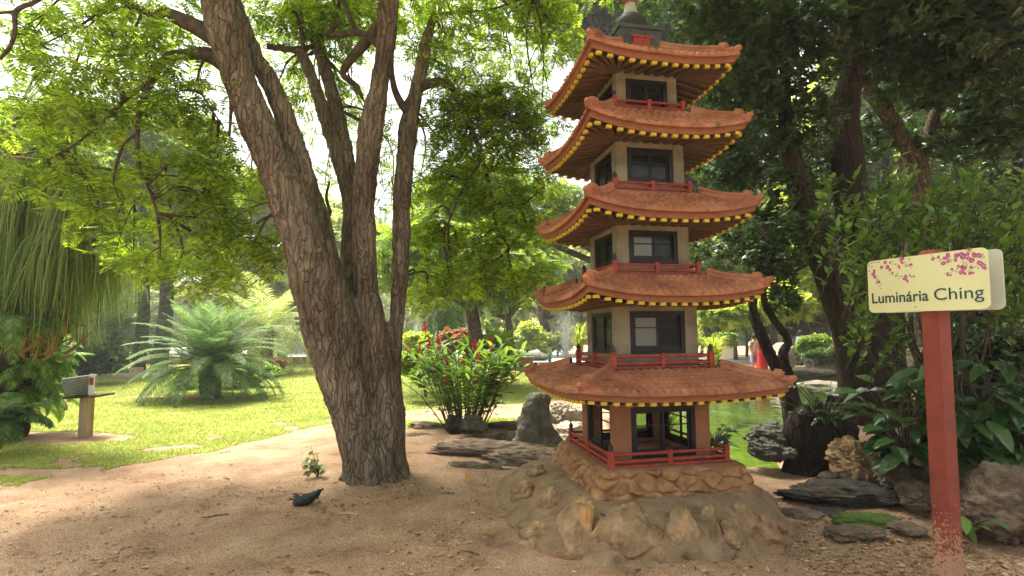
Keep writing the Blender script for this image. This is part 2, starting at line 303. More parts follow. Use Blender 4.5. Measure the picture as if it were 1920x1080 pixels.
# ---------------------------------------------------------------- ground, lawn, ponds
POND = A((1.5, 6.5), (2.3, 6.15), (3.1, 6.05), (3.5, 7.2), (4.7, 9.2), (7.6, 10.8), (11, 14.5), (15.5, 22), (11.8, 22.4), (10.2, 20.2), (8.4, 20.6), (5.7, 23), (2.4, 26.5), (-1.2, 27), (0, 22), (1.2, 18.4), (1.9, 14.6), (2.1, 10.6), (1.6, 8.4))
POOL = A((-.75, 7.55), (-.1, 7.42), (.75, 7.2), (1.3, 7.3), (1.2, 7.75), (.1, 7.95), (-.5, 8.02))
def sdf(poly, X, Y):
    d = np.full(X.shape, 1e9); ins = np.zeros(X.shape, bool); n = len(poly)
    for i in range(n):
        a = poly[i]; b = poly[(i+1) % n]; e = b-a; wx = X-a[0]; wy = Y-a[1]; t = np.clip((wx*e[0]+wy*e[1])/(e@e), 0, 1)
        d = np.minimum(d, np.hypot(wx-e[0]*t, wy-e[1]*t))
        c = ((a[1] > Y) != (b[1] > Y)) & (X < (b[0]-a[0])*(Y-a[1])/(b[1]-a[1]+1e-12)+a[0]); ins ^= c
    return np.where(ins, -d, d)
BED = A((3.45, 5.2), (4.6, 4.55), (9, 4.0), (14, 9), (5.8, 8.9), (4.3, 7.2), (3.55, 6.2))
TREE = at(702, 900, 5.35)[:2]
def height(X, Y):
    Z = fbm(np.stack([X*.7, Y*.7, X*0], -1), 3)*.03+fbm(np.stack([X*4, Y*4, X*0+5], -1), 4)*.02
    Z = Z+.07*np.exp(-((X-TREE[0])**2+(Y-TREE[1])**2)/.8)
    d = sdf(POND, X, Y)+fbm(np.stack([X*1.5, Y*1.5, X*0+9], -1), 2)*.12; k = np.clip(-(d-.12)/.5, 0, 1); Z = Z*(1-k)-.75*k
    d = sdf(POOL, X, Y); k = np.clip(-(d-.06)/.18, 0, 1); Z = Z*(1-k)-.3*k
    d = sdf(BED, X, Y)+fbm(np.stack([X*2, Y*2, X*0+3], -1), 2)*.15; k = np.clip(-d/.35, 0, 1); k = k*k*(3-2*k); Z = Z+.3*k
    far = np.clip((Y-19)/6, 0, 1)*np.clip((X-1)/4, 0, 1)*(sdf(POND, X, Y) > .3); return Z+.06*far
def axis(lo, hi, a, b, st, g=1.12):
    m = list(np.arange(a, b, st)); s = st; x = b
    while x < hi: m.append(x); s *= g; x += s
    m.append(hi); s = st; x = a-st; l = []
    while x > lo: l.append(x); s *= g; x -= s
    l.append(lo); return np.array(l[::-1]+m)
xs = axis(-160, 160, -7, 7.5, .055, 1.09); ys = axis(-30, 260, 2.2, 11, .055, 1.06)
GX, GY = np.meshgrid(xs, ys, indexing='ij'); GZ = height(GX, GY)
g = MB(); g.grid(np.stack([GX, GY, GZ], -1)); ground = tag(g.build('ground', M_dirt, smooth=True), kind='structure')
LE = A((-60, -14), (-14, 1.8), (-6.5, 4.0), (-4.93, 5.09), (-4.49, 5.97), (-3.7, 6.9), (-3.44, 7.74), (-3.14, 8.64), (-2.07, 10.25), (0, 11.3), (1.6, 12.0), (2.4, 12.6))
def lawnmask(X, Y):
    nz = fbm(np.stack([X*1.3, Y*1.3, X*0], -1), 4)*.45+fbm(np.stack([X*7, Y*7, X*0], -1), 2)*.12
    m = (Y-np.interp(X, LE[:, 0], LE[:, 1])+nz*.8 > 0) & (X < 2.0) & (sdf(POND, X, Y) > .35) & (Y < 24.8)
    e = lambda cx, cy, rx, ry: ((X-cx)/rx)**2+((Y-cy)/ry)**2+nz*1.1 < 1
    ed = Y-np.interp(X, LE[:, 0], LE[:, 1]); m &= ~((fbm(np.stack([X*2.6, Y*2.6, X*0+4], -1), 4) > .12+.32*np.clip(ed/2.2, 0, 1.6)) & (Y < 14))
    p = gr(95, 822); m &= ~e(p[0], p[1], 1.15, .42)
    p = gr(60, 885); m &= ~e(p[0], p[1], .8, .16)
    p = gr(395, 748); m &= ~e(p[0], p[1], .9, .45)
    p = gr(310, 745); m &= ~e(p[0], p[1], 1.2, .22)
    p = gr(800, 797); m |= e(p[0], p[1], 1.1, .36)
    p = gr(930, 790); m |= e(p[0], p[1], .5, .3)
    return m
lx = axis(-60, 12, -7, 3, .05, 1.08); ly = axis(-14, 24.8, 4, 12, .05, 1.04)
LX, LY = np.meshgrid(lx, ly, indexing='ij'); LZ = height(LX, LY)+.006
mk = lawnmask(LX, LY); fm = (mk[:-1, :-1] & mk[1:, 1:]).ravel()
idx = np.arange(LX.size).reshape(LX.shape); f = np.stack([idx[:-1, :-1], idx[1:, :-1], idx[1:, 1:], idx[:-1, 1:]], -1).reshape(-1, 4)[fm]
g = MB(); g.add(np.stack([LX, LY, LZ], -1), f); tag(g.build('lawn', M_lawn, smooth=True), kind='structure')
# grass blades
n = 260000; Yb = 4.2*np.exp(rng.random(n)*1.65); Xb = (rng.random(n)*1.25-1.08)*Yb
k = lawnmask(Xb, Yb); Xb, Yb = Xb[k], Yb[k]; n = len(Xb); Pb = np.stack([Xb, Yb, height(Xb, Yb)], -1)
d = rdir(n)*A(1, 1, .3)+A(0, 0, 1.0); g = MB()
g.scat((A((0, -.5, 0), (1, 0, 0), (1, .02, 0), (0, .5, 0)), np.array([[0, 1, 2, 3]])), Pb, frames(d, rdir(n)), np.stack([rng.uniform(.02, .045, n)*(1+Yb*.03), .005*(1+Yb*.12), np.ones(n)], -1))
tag(g.build('grass', M_grass), 'short yellow-green grass of the lawn', 'grass', kind='stuff')
def sheet(name, poly, z, m, grow=.4):
    c = poly.mean(0); v = [(*(p+(p-c)/np.linalg.norm(p-c)*grow), z) for p in poly]; g = MB(); g.add(v, [list(range(len(v)))]); return tag(g.build(name, m), kind='structure')
sheet('water', POND, -.2, M_water, .7); sheet('pool_water', POOL, -.13, M_pool, .12)
# far parking lot behind the lawn
g = MB(); g.box(A(-22, 43, .03), A(34, 17, .02)); tag(g.build('pavement', M_asph), kind='structure')
# fallen leaves and grit on the dirt
n = 90000; Yb = 2.6*np.exp(rng.random(n)**1.3*1.2); Xb = (rng.random(n)*2.1-1.05)*Yb
wgt = .16+np.exp(-((Xb-TREE[0]-.3)**2/1.8+(Yb-TREE[1]+.15)**2/.35))*1.0+.55*((Xb > 1.9) & (Yb < 5.2))+.3*((Xb > -.6) & (Xb < 1) & (Yb > 3.8))
wgt *= np.clip(.7+fbm(np.stack([Xb*2, Yb*2, Xb*0], -1), 2)*1.5, .1, 1)
k = (rng.random(n) < wgt) & ~lawnmask(Xb, Yb) & (sdf(POND, Xb, Yb) > .3) & (sdf(POOL, Xb, Yb) > .1); Xb, Yb = Xb[k], Yb[k]; n = len(Xb)
d = rdir(n)*A(1, 1, .12); g = MB(); g.scat(leafQ(.34, .1, .05), np.stack([Xb, Yb, height(Xb, Yb)+.006], -1), frames(d, A(0, 0, 1)+rdir(n)*.3), rng.uniform(.008, .024, n)*rng.choice([1, 1, 1, 1, 1, 2.], n))
tag(g.build('leaf_litter', L_lit), 'small dry leaves and chips strewn over the dirt', 'leaf litter', kind='stuff')
# ---------------------------------------------------------------- pagoda lantern
PC = (1.158, 4.75, 0.); YAW = .202
pag = empty('pagoda_lantern', PC, 0); pag.rotation_euler = (-.003, -.011, YAW)
tag(pag, 'five-tiered garden pagoda with terracotta tile roofs, yellow rafter ends and red railings', 'pagoda')
def Rz(a): c, s = math.cos(a), math.sin(a); return A((c, -s, 0), (s, c, 0), (0, 0, 1))
RA = [.857, .761, .731, .697, .658]; RZ = [1.084, 1.859, 2.525, 3.215, 3.794]; LIFT = [.045, .08, .09, .09, .06]
GA = [.516, .450, .395, .361, .337]; GZ_ = [.456, 1.21, 1.98, 2.681, 3.401]; BA = [.411, .36, .326, .312, .283]
WZ = [(.49, .90), (1.32, 1.676), (2.076, 2.36), (2.76, 3.08), (3.43, 3.70)]
TB = [GA[1]+.035, GA[2]+.035, GA[3]+.035, GA[4]+.035, .19]; TZ = [GZ_[1]-.035, GZ_[2]-.04, GZ_[3]-.04, GZ_[4]-.04, 4.02]
def eavez(i, s): return RZ[i]-LIFT[i]+LIFT[i]*np.abs(s)**2.6
for i in range(5):
    a, b, zt = RA[i], TB[i], TZ[i]
    nc = 6; p = .066; g = MB(); fa = MB(); rf = MB(); ye = MB(); sf = MB()
    yel = []; ts = np.array([[k+.02, k+.5, k+.98] for k in range(nc)]).ravel()/nc
    S = np.linspace(-1, 1, 220)
    for k in range(4):
        Q = Rz(k*math.pi/2); TT, SS = np.meshgrid(ts, S); hw = a+(b-a)*TT; x = SS*hw
        course = np.floor(TT*nc); fr = TT*nc-course
        ph = x/p+.22*(course % 2)+.25*fr
        bar = (np.abs(np.sin(math.pi*ph))**.9*.027+(1-fr)*.020)*np.clip(TT*7+.25, 0, 1)
        zz = (RZ[i]-LIFT[i])+(zt-RZ[i]+LIFT[i])*TT**1.3+LIFT[i]*np.abs(SS)**2.6*(1-TT)**1.4+.012+bar+fbm(np.stack([x*9, hw*9, TT*0+k+i*3], -1), 2)*.003
        yy = -hw-(1-fr)*.010*np.abs(np.sin(math.pi*ph))
        P = np.stack([x, yy, zz], -1); g.grid(P@Q.T)
        # eave edge and underside lip of the tiles
        e0 = P[:, 0].copy(); e1 = e0.copy(); e1[:, 2] = eavez(i, S)-.004; e2 = e1.copy(); e2[:, 1] += .05; e2[:, 0] *= (a-.05)/a
        g.grid(np.stack([e2, e1, e0], 1)@Q.T)
        # fascia board
        c1 = a-.026; c0 = a-.05; sx = np.linspace(-1, 1, 41); z1 = eavez(i, sx)-.003
        F4 = np.stack([np.stack([sx*c, -c+0*sx, z1-dz], -1) for c, dz in ((c1, 0), (c1, .05), (c0, .05), (c0, 0))], 1)
        fa.grid(F4@Q.T, cv=True)
        # soffit, curving from the eave to the wall head
        zi = WZ[i][1]+.05; tt = np.linspace(0, 1, 8); zs = (eavez(i, sx)-.036)[:, None]*(1-tt)+(zi+.03)*tt+.0; cw = (c0-.002)*(1-tt)+(BA[i]-.03)*tt
        sf.grid(np.stack([sx[:, None]*cw, -cw+0*sx[:, None], zs], -1)@Q.T)
        nr = int(round(2*a/.098)); 
        for j in range(nr):
            sj = (j+.5)/nr*2-1; xj = sj*(c1-.02); ze = eavez(i, np.array(xj/a))-.066
            xi = np.clip(xj, -BA[i], BA[i])*.98 if abs(xj) > BA[i] else xj
            h = .011; ww = .020
            # rafter as a bent bar
            st = []
            for t in (0, .5, 1.):
                cc = (a-.036)*(1-t)+(BA[i]-.0)*t; st.append((xj*(1-t)+(xj if abs(xj) < BA[i] else xi)*t, -cc, ze*(1-t)+(zi-.002)*t))
            G = np.array([[(q[0]-ww, q[1], q[2]+h), (q[0]+ww, q[1], q[2]+h), (q[0]+ww, q[1], q[2]-h), (q[0]-ww, q[1], q[2]-h)] for q in st])
            rf.grid(G@Q.T, cv=True)
            q = st[0]; cq = np.array([q[0], q[1]+.010, q[2]])@Q.T
            if k == 0 or (k == 3 and i == 0): yb = MB(); yb.box(cq, (ww+.002, .014, h+.001), Q); yel.append(yb)
            else: ye.box(cq, (ww+.002, .014, h+.001), Q)
    roof = g.build('roof', M_tile, pag, smooth=False)
    for k in range(4):
        g2 = MB(); Q = Rz(k*math.pi/2); tt = np.linspace(.07, 1, 14); hw = a+(b-a)*tt
        zz = (RZ[i]-LIFT[i])+(zt-RZ[i]+LIFT[i])*tt**1.3+LIFT[i]*(1-tt)**1.4+.02
        P = np.stack([-hw, -hw, zz+.018], -1)
        g2.tube(P@Q.T, .034, 8, amp=.15, fr=14)
        kk = 3; P2 = P[2:].copy(); P2[:, 2] += .035; g2.tube(P2@Q.T, .026, 8, amp=.2, fr=20)
        dv = (P2[0]-P2[3]); dv /= np.linalg.norm(dv); c = P2[0]+dv*.01
        g2.tube(np.array([c-dv*.03, c+dv*.025])@Q.T, .044, 12); g2.tube(np.array([c+dv*.025, c+dv*.04])@Q.T, .03, 12)
        tip = P[0]; dv2 = A(-.66, -.66, .35); g2.tube(np.array([tip+A(0, 0, -.02), tip+dv2*.03, tip+dv2*.065])@Q.T, A(.034, .032, .018), 8)
        g2.build('hip_ridge', M_tile, roof, smooth=False)
    fa.build('fascia', M_fascia, roof); sf.build('soffit', M_raft, roof, smooth=True); rf.build('rafters', M_raft, roof)
    for yb in yel: yb.build('rafter_end', M_yel, roof)
    tag(ye.build('rafter_ends', M_yel, roof), kind='stuff')
    # ledge the next railing stands on
    if i < 4: g = MB(); g.box((0, 0, zt+.0), (b-.012, b-.012, .036)); g.build('ledge', M_frame, pag)
    # walls
    a2 = BA[i]; z0 = GZ_[i]-.03; z1 = WZ[i][1]+.075; cw = .155*a2; g = MB()
    for sx_ in (-1, 1):
        for sy in (-1, 1): g.box((sx_*(a2-cw), sy*(a2-cw), (z0+z1)/2), (cw, cw, (z1-z0)/2))
    wz0, wz1 = WZ[i]
    for k in range(4):
        Q = Rz(k*math.pi/2); hx = a2-2*cw
        g.box(np.array([0, -a2+.03, (wz1+z1)/2])@Q.T, (hx, .024, (z1-wz1)/2), Q); g.box(np.array([0, -a2+.03, (wz0+z0)/2])@Q.T, (hx, .024, (wz0-z0)/2), Q)
    g.box((0, 0, z0+.02), (a2-.06, a2-.06, .015))
    wall = g.build('wall', M_rust if i == 0 else M_cream, pag)
    for k in range(4):
        Q = Rz(k*math.pi/2); hx = a2-2*cw-.001; g = MB(); y = -a2+.028; fw = .017; zc = (wz0+wz1)/2; hz = (wz1-wz0)/2-.001
        for c, h in (((-hx+fw, y, zc), (fw, .018, hz)), ((hx-fw, y, zc), (fw, .018, hz)), ((0, y, wz1-fw), (hx-2*fw, .018, fw)), ((0, y, wz0+fw), (hx-2*fw, .018, fw))):
            g.box(np.array(c)@Q.T, h, Q)
        for s in (-1, 1):
            yy = y+.004+s*.006; x0, x1 = (-hx+2*fw, .018) if s < 0 else (-.018, hx-2*fw); xc = (x0+x1)/2; hh = (x1-x0)/2; zz0, zz1 = wz0+2*fw, wz1-2*fw; zc2 = (zz0+zz1)/2; hv = (zz1-zz0)/2; f2 = .011
            for c, h in (((x0+f2, yy, zc2), (f2, .0055, hv)), ((x1-f2, yy, zc2), (f2, .0055, hv)), ((xc, yy, zz1-f2), (hh-2*f2, .005, f2)), ((xc, yy, zz0+f2*1.6), (hh-2*f2, .005, f2*1.6)), ((xc, yy, zc2+hv*.28), (hh-2*f2, .003, .005))):
                g.box(np.array(c)@Q.T, h, Q)
        win = g.build('window', M_frame, pag)
        if i > 0:
            for s in (-1, 1):
                yy = y+.004+s*.006; x0, x1 = (-hx+2*fw, .018) if s < 0 else (-.018, hx-2*fw); gp = MB()
                gp.box(np.array([(x0+x1)/2, yy, zc])@Q.T, ((x1-x0)/2-.012, .001, (wz1-wz0)/2-.05), Q); gp.build('pane', M_glassf if (i in (1, 2) and s < 0 and k == 0) else M_glass, win)
    # railing
    a3 = GA[i]; z0 = GZ_[i]; rl = MB(); pr = .0125; sc = 1. if i in (0, 1) else .85
    rail = None; rr = []
    for k in range(4):
        Q = Rz(k*math.pi/2); T = a3-.02
        for hz2 in (.095*sc, .04*sc): q_ = MB(); q_.tube(np.array([(-T, -T, z0+hz2), (T, -T, z0+hz2)])@Q.T, pr*sc, 8); rr.append(q_)
        rl.box(np.array([0, -T, z0+.006])@Q.T, (T-.02, .012, .008), Q)
    rail = rl.build('railing', M_red, pag)
    for q_ in rr: q_.build('rail', M_red, rail)
    for k in range(4):
        Q = Rz(k*math.pi/2); T = a3-.02
        pb = MB(); pb.box(np.array([-T, -T, z0+.065*sc])@Q.T, (.02*sc, .02*sc, .066*sc), Q); pb.box(np.array([-T, -T, z0+.1*sc])@Q.T, (.0235*sc, .0235*sc, .008), Q)
        post = pb.build('railing_post', M_red, rail)
        fb = MB(); fb.lathe(np.array([-T, -T, z0+.131*sc])@Q.T, [(0, 0), (.019, .001), (.014, .008), (.021, .02), (.02, .032), (.012, .046), (.004, .058), (0, .06)], 12); 
        if i < 3 or k in (0,): fb.build('post_finial', M_black, rail, smooth=True)
        mb = MB(); mb.box(np.array([0, -T, z0+.055*sc])@Q.T, (.018*sc, .015*sc, .055*sc), Q); mb.box(np.array([0, -T, z0+.112*sc])@Q.T, (.021*sc, .018*sc, .006), Q); mb.build('railing_post', M_red, rail)
# spire
g = MB(); g.box((0, 0, 4.12), (.195, .195, .095)); g.box((0, 0, 4.225), (.215, .215, .016)); g.build('spire_base', M_grey, pag)
g = MB(); g.box((0, -.207, 4.08), (.08, .014, .032)); g.box((0, -.212, 4.122), (.095, .022, .009)); g.build('spire_panel', M_red, pag)
g = MB(); g.lathe((0, 0, 4.242), [(0, 0), (.13, 0), (.135, .015), (.115, .03), (.135, .055), (.146, .095), (.143, .135), (.12, .175), (.085, .20), (0, .20)], 28); g.build('spire_bowl', M_black, pag, smooth=True)
g = MB(); g.lathe((0, 0, 4.44), [(0, 0), (.082, 0), (.078, .02), (.06, .05), (.05, .12), (0, .15)], 20); g.build('spire_neck', M_lgrey, pag, smooth=True)
g = MB()
for q in range(5): g.lathe((0, 0, 4.58+q*.07), [(0, 0), (.075-q*.006, .01), (.075-q*.006, .03), (.03, .045), (.025, .07), (0, .07)], 16)
g.build('spire_rings', M_rust, pag, smooth=True)
# plinth of orange field stones
def stones(P, seed, cell, depth, flat=(1, 1, 1)):
    r = np.random.default_rng(seed); Pf = P.reshape(-1, 3)*np.array(flat); k = np.floor(Pf/cell).astype(int); d1 = np.full(len(Pf), 9.); d2 = d1.copy(); hs = np.zeros(len(Pf))
    for dx in (-1, 0, 1):
        for dy in (-1, 0, 1):
            for dz in (-1, 0, 1):
                c = k+[dx, dy, dz]; o = np.stack([_h(c[:, 0]+seed, c[:, 1], c[:, 2]), _h(c[:, 0], c[:, 1]+seed+9, c[:, 2]), _h(c[:, 0], c[:, 1], c[:, 2]+seed+5)], -1)
                d = np.linalg.norm((c+.15+.7*o)*cell-Pf, axis=1); m = d < d1; d2 = np.where(m, d1, np.minimum(d2, d)); hs = np.where(m, o[:, 0], hs); d1 = np.where(m, d, d1)
    e = np.clip((d2-d1)/cell/.22, 0, 1); return ((e**.5)*(.6+.6*hs)*depth).reshape(P.shape[:-1])
def skirt(name, secs, mt, parent, nphi=260, cellv=.13, dep=.035, fb=.02, pw=6, seed=4, origin=None, flat=(1, 1, 1.6), start=0):
    """secs: list of (cx,cy,hx,hy,z)"""
    ph = np.arange(nphi)/nphi*2*math.pi; c, s = np.cos(ph), np.sin(ph); q = (np.abs(c)**pw+np.abs(s)**pw)**(-1/pw)
    rows = []
    secs = np.array(secs, float); n = len(secs)
    P = np.stack([np.stack([e[0]+e[2]*c*q, e[1]+e[3]*s*q, e[4]+0*c], -1) for e in secs])
    N = P-P.mean(1, keepdims=True); N[..., 2] = 0; N /= np.linalg.norm(N, axis=-1, keepdims=True)+1e-6
    D = (stones(P+fbm(P*3+2, 3)[..., None]*.05, seed, cellv, dep, flat) if dep else 0)*np.clip((np.arange(n)[:, None]-start)/3., 0, 1)+fbm(P*6, 4)*fb+fbm(P*25, 2)*fb*.25
    wgt = np.clip(np.arange(n)/2., 0, 1)[:, None]; P = P+N*(D*wgt)[..., None]; P[..., 2] += fbm(P*7+4, 3)*fb*.3
    g = MB(); g.grid(P, cv=True); g.add(P[0], [list(range(nphi))]); o = g.build(name, mt, parent, smooth=True); return o
pl = empty('stone_plinth', PC, YAW); tag(pl, 'square plinth of rough orange field stones directly under the pagoda', 'plinth')
secs = [(0, 0, .56, .56, .452), (0, 0, .575, .575, .45)]+[(0, 0, .585+.085*t, .585+.085*t, .445-.2*t) for t in np.linspace(0, 1, 26)]
skirt('stones', secs, M_ostone, pl, 900, .165, .045, .016, 14, 4)
g = MB(); g.box((0, 0, .448), (.555, .555, .006)); g.build('top_slab', M_rust, pl)
mo = empty('rock_mound', PC, YAW); tag(mo, 'cement mound set with rounded boulders carrying the pagoda plinth', 'rock mound')
secs = [(0, 0, .6, .6, .262)]
for t in np.linspace(0, 1, 44):
    h = t**.85; secs.append((-.19*h, 0, .655+.47*h, .655+.53*h, .272-.045*t-.34*t**2.6))
MS = secs
skirt('mound', secs, M_mound, mo, 620, .34, .05, .05, 3.6, 11, flat=(1, 1, 1.15), start=14)
def rockmesh(mb, c, size, seed, Rm=None, planes=9, sub=24, rough=.12, m=0, cut=.82, fr=2.2):
    u = np.linspace(0, math.pi, sub)[:, None]; v = np.arange(sub*2)/(sub*2)*2*math.pi
    D = np.stack([np.sin(u)*np.cos(v), np.sin(u)*np.sin(v), np.cos(u)+0*v], -1); r = np.random.default_rng(seed)
    rad = np.ones(D.shape[:2])
    for _ in range(planes):
        n = r.normal(size=3); n /= np.linalg.norm(n); h = r.uniform(cut-.14, cut+.1); dn = D@n; rad = np.minimum(rad, np.where(dn > .05, h/np.maximum(dn, .05), 9))
    rad = rad*(1+rough*fbm(D*fr+seed*3.1, 5)+rough*.55*fbm(D*A(9, 9, 16)+seed, 4)-rough*.5*np.abs(fbm(D*A(4, 4, 9)+seed*2, 3))); P = D*rad[..., None]*np.array(size)
    if Rm is not None: P = P@Rm.T
    mb.grid(P+np.array(c), m, cv=True); return mb
invM = lambda p: (np.array(p)-np.array(PC))@Rz(YAW)
# (px, py, depth, sx, sz, tilt)
for n, (px, py, Y, sx_, sz, tl) in enumerate([(1180, 1012, 3.60, .245, .20, .1), (1080, 1000, 3.72, .145, .20, -.15), (1026, 945, 3.95, .10, .13, -.5), (1000, 1003, 3.86, .125, .085, -.3), (994, 1045, 3.76, .14, .11, .2), (1278, 1005, 3.62, .125, .165, .15), (1335, 1000, 3.66, .065, .16, .25), (1374, 1008, 3.66, .10, .10, -.2), (1402, 978, 3.74, .085, .12, -.5), (1440, 1000, 3.74, .09, .10, -.3), (1475, 985, 3.86, .08, .16, -.45), (975, 930, 4.35, .17, .10, -.6), (1000, 890, 4.6, .14, .08, -.6), (1232, 1040, 3.56, .06, .07, .3)]):
    o0 = invM(at(px, py, 2.2)); d0 = invM(at(px, py, 6.)); d0 = (d0-o0)/np.linalg.norm(d0-o0); Zs = [e[4] for e in MS][::-1]; p = o0
    for q in range(2400):
        p = o0+d0*q*.002; z = min(max(p[2], Zs[0]), Zs[-1]); e = [np.interp(z, Zs, [m_[j] for m_ in MS][::-1]) for j in range(4)]
        if p[2] < .27 and (abs(p[0]-e[0])/e[2])**3.6+(abs(p[1])/e[3])**3.6 < 1: break
    nx, ny = np.sign(p[0]-e[0])*(abs(p[0]-e[0])/e[2])**2.6/e[2], np.sign(p[1])*(abs(p[1])/e[3])**2.6/e[3]; ang = math.atan2(nx, -ny)
    Rq = Rz(ang)@A((1, 0, 0), (0, math.cos(-.45), -math.sin(-.45)), (0, math.sin(-.45), math.cos(-.45)))@A((math.cos(tl), 0, math.sin(tl)), (0, 1, 0), (-math.sin(tl), 0, math.cos(tl)))
    p = p-np.array([math.sin(ang), -math.cos(ang), 0])*.012; g = MB(); rockmesh(g, p, (sx_*1.1, .095, sz*1.2), 40+n, Rq, 16, 44, .2, cut=.84); g.build('boulder', M_boulder, mo, smooth=True)
# ---------------------------------------------------------------- sign
e1 = A(math.cos(-1.2), math.sin(-1.2), 0); nrm = A(math.sin(-1.2), -math.cos(-1.2), 0); SW, SH = .70, .36
BLc = at(1630, 587, 3.68); mid = BLc+e1*SW*.53-nrm*.075
SO = A(mid[0], mid[1], 0.); sg = empty('name_sign', SO)
tag(sg, 'cream name sign with pink blossoms on a square red post at the right', 'sign')
Msg = np.stack([e1, -nrm, A(0, 0, 1)], 1)     # columns: along board, away from viewer, up
BL0 = BLc-SO
g = MB(); hp = BL0[2]+SH+.03
lean = A(.02, .0, 0)
for z0, z1 in ((-.1, hp-.012),):
    P = []
    for z, k in ((z0, 1), (hp-.03, 1), (hp, .8)):
        off = A(0, 0, z)
        P.append([off+Msg@A(x*k, y*k, 0) for x, y in ((-.05, -.055), (.05, -.055), (.05, .055), (-.05, .055))])
    P = np.array(P); g.grid(P, cv=True); g.add(P[-1], [[0, 1, 2, 3]])
pm = mat('post_red', [(.15, .033, .021), (.27, .055, .035)], 7, .6, .3, 70, bdist=.003)
_n = pm.node_tree; _b = _n.nodes['Principled BSDF']; src = _b.inputs['Base Color'].links[0].from_socket
_t = _n.nodes.new('ShaderNodeTexCoord'); _s = _n.nodes.new('ShaderNodeSeparateXYZ'); _n.links.new(_t.outputs['Object'], _s.inputs[0])
_q = _n.nodes.new('ShaderNodeTexNoise'); _q.inputs['Scale'].default_value = 60; _q.inputs['Detail'].default_value = 6; _n.links.new(_t.outputs['Object'], _q.inputs[0])
_m = _n.nodes.new('ShaderNodeMath'); _m.operation = 'MULTIPLY_ADD'; _m.inputs[1].default_value = -.75; _n.links.new(_s.outputs[2], _m.inputs[0]); _n.links.new(_q.outputs[0], _m.inputs[2])
_f = ramp(_n, _m.outputs[0], [(.28, (0, 0, 0)), (.42, (1, 1, 1))]); _x = _n.nodes.new('ShaderNodeMixRGB'); _x.inputs[2].default_value = (.42, .24, .15, 1); _n.links.new(_f, _x.inputs[0]); _n.links.new(src, _x.inputs[1]); _n.links.new(_x.outputs[0], _b.inputs['Base Color'])
g.build('post', pm, sg)
def rrect(w_, h_, r, n=6):
    P = []
    for cx, cz, a0 in ((w_-r, r, -math.pi/2), (w_-r, h_-r, 0), (r, h_-r, math.pi/2), (r, r, math.pi)):
        for k in range(n+1): a = a0+k/n*math.pi/2; P.append((cx+r*math.cos(a), cz+r*math.sin(a)))
    return P
def board(name, yoff, m, th=.012):
    pr = rrect(SW, SH, .035); g = MB(); q = [[BL0+Msg@A(x, yoff+t, z) for x, z in pr] for t in (0, th)]; n = len(pr)
    g.grid(np.array(q), cv=True); g.add(q[0], [list(range(n))]); g.add(q[1], [list(range(n))[::-1]]); return g.build(name, m, sg)
fb = board('front_board', 0, M_cream2); board('rear_board', .142, M_signb)
g = MB(); pr = rrect(SW, SH, .035)
def onb(u, v, off=-.0016): return BL0+Msg@A(u*SW, off, v*SH)
g = MB(); g.lathe((0, 0, 0), [(.006, 0), (.006, .002), (.003, .004), (0, .004)], 10); V = np.vstack(g.V); g.V = [V@np.stack([e1, A(0, 0, 1), nrm], 1).T+onb(.43, .085, 0)]; g.build('bolt', M_lgrey, fb)
def text(s, u0, u1, vb, caph, weight=.012):
    cu = bpy.data.curves.new('lettering', 'FONT'); cu.body = s; cu.offset = weight; cu.extrude = .0; o = bpy.data.objects.new('lettering', cu); C.objects.link(o)
    me = evalmesh(o); bpy.data.objects.remove(o); n = len(me.vertices); V = np.zeros(n*3); me.vertices.foreach_get('co', V); V = V.reshape(-1, 3)
    x0, x1 = V[:, 0].min(), V[:, 0].max(); wd = (u1-u0)*SW
    X = (V[:, 0]-x0)/(x1-x0)*wd+u0*SW; Z = V[:, 1]*(caph*SH/.69)+vb*SH
    W = np.stack([BL0+Msg@A(x, -.0018, z) for x, z in zip(X, Z)]); me.vertices.foreach_set('co', W.ravel()); me.materials.clear(); me.materials.append(M_ink); me.update()
    o = bpy.data.objects.new('lettering', me); C.objects.link(o); o.parent = fb; return o
text('Luminária', .035, .545, .185, .19, .014); text('Ching', .59, .965, .185, .20, .002)
# printed blossoms: clusters (u, v, radius u, count, flower size)
bl = MB(); bc = MB(); lf = MB(); br = MB(); r_ = random.Random(5)
def uv(zx, zy):       # zoomed photo crop -> board fractions
    u = (zx-150)/1380; top = 300-172*u; bot = 878-28*u; return u, (bot-zy)/(bot-top)
def flower(zx, zy, s, k=0):
    u, v = uv(zx, zy); c = onb(u, v, -.0012-.0001*k); a0 = r_.random()*6
    for q in range(5):
        a = a0+q*1.2566; P = []
        for j in range(8):
            t = j/8*2*math.pi; x = math.cos(a)*s*.55+math.cos(t)*s*.48; z = math.sin(a)*s*.55+math.sin(t)*s*.48; P.append(c+e1*x+A(0, 0, z)-(-nrm)*0+nrm*.00002*q)
        bl.add(P, [list(range(8))])
    bc.add([c+nrm*.0003+e1*math.cos(t)*s*.16+A(0, 0, math.sin(t)*s*.16) for t in (0, 1.05, 2.1, 3.14, 4.19, 5.24)], [list(range(6))])
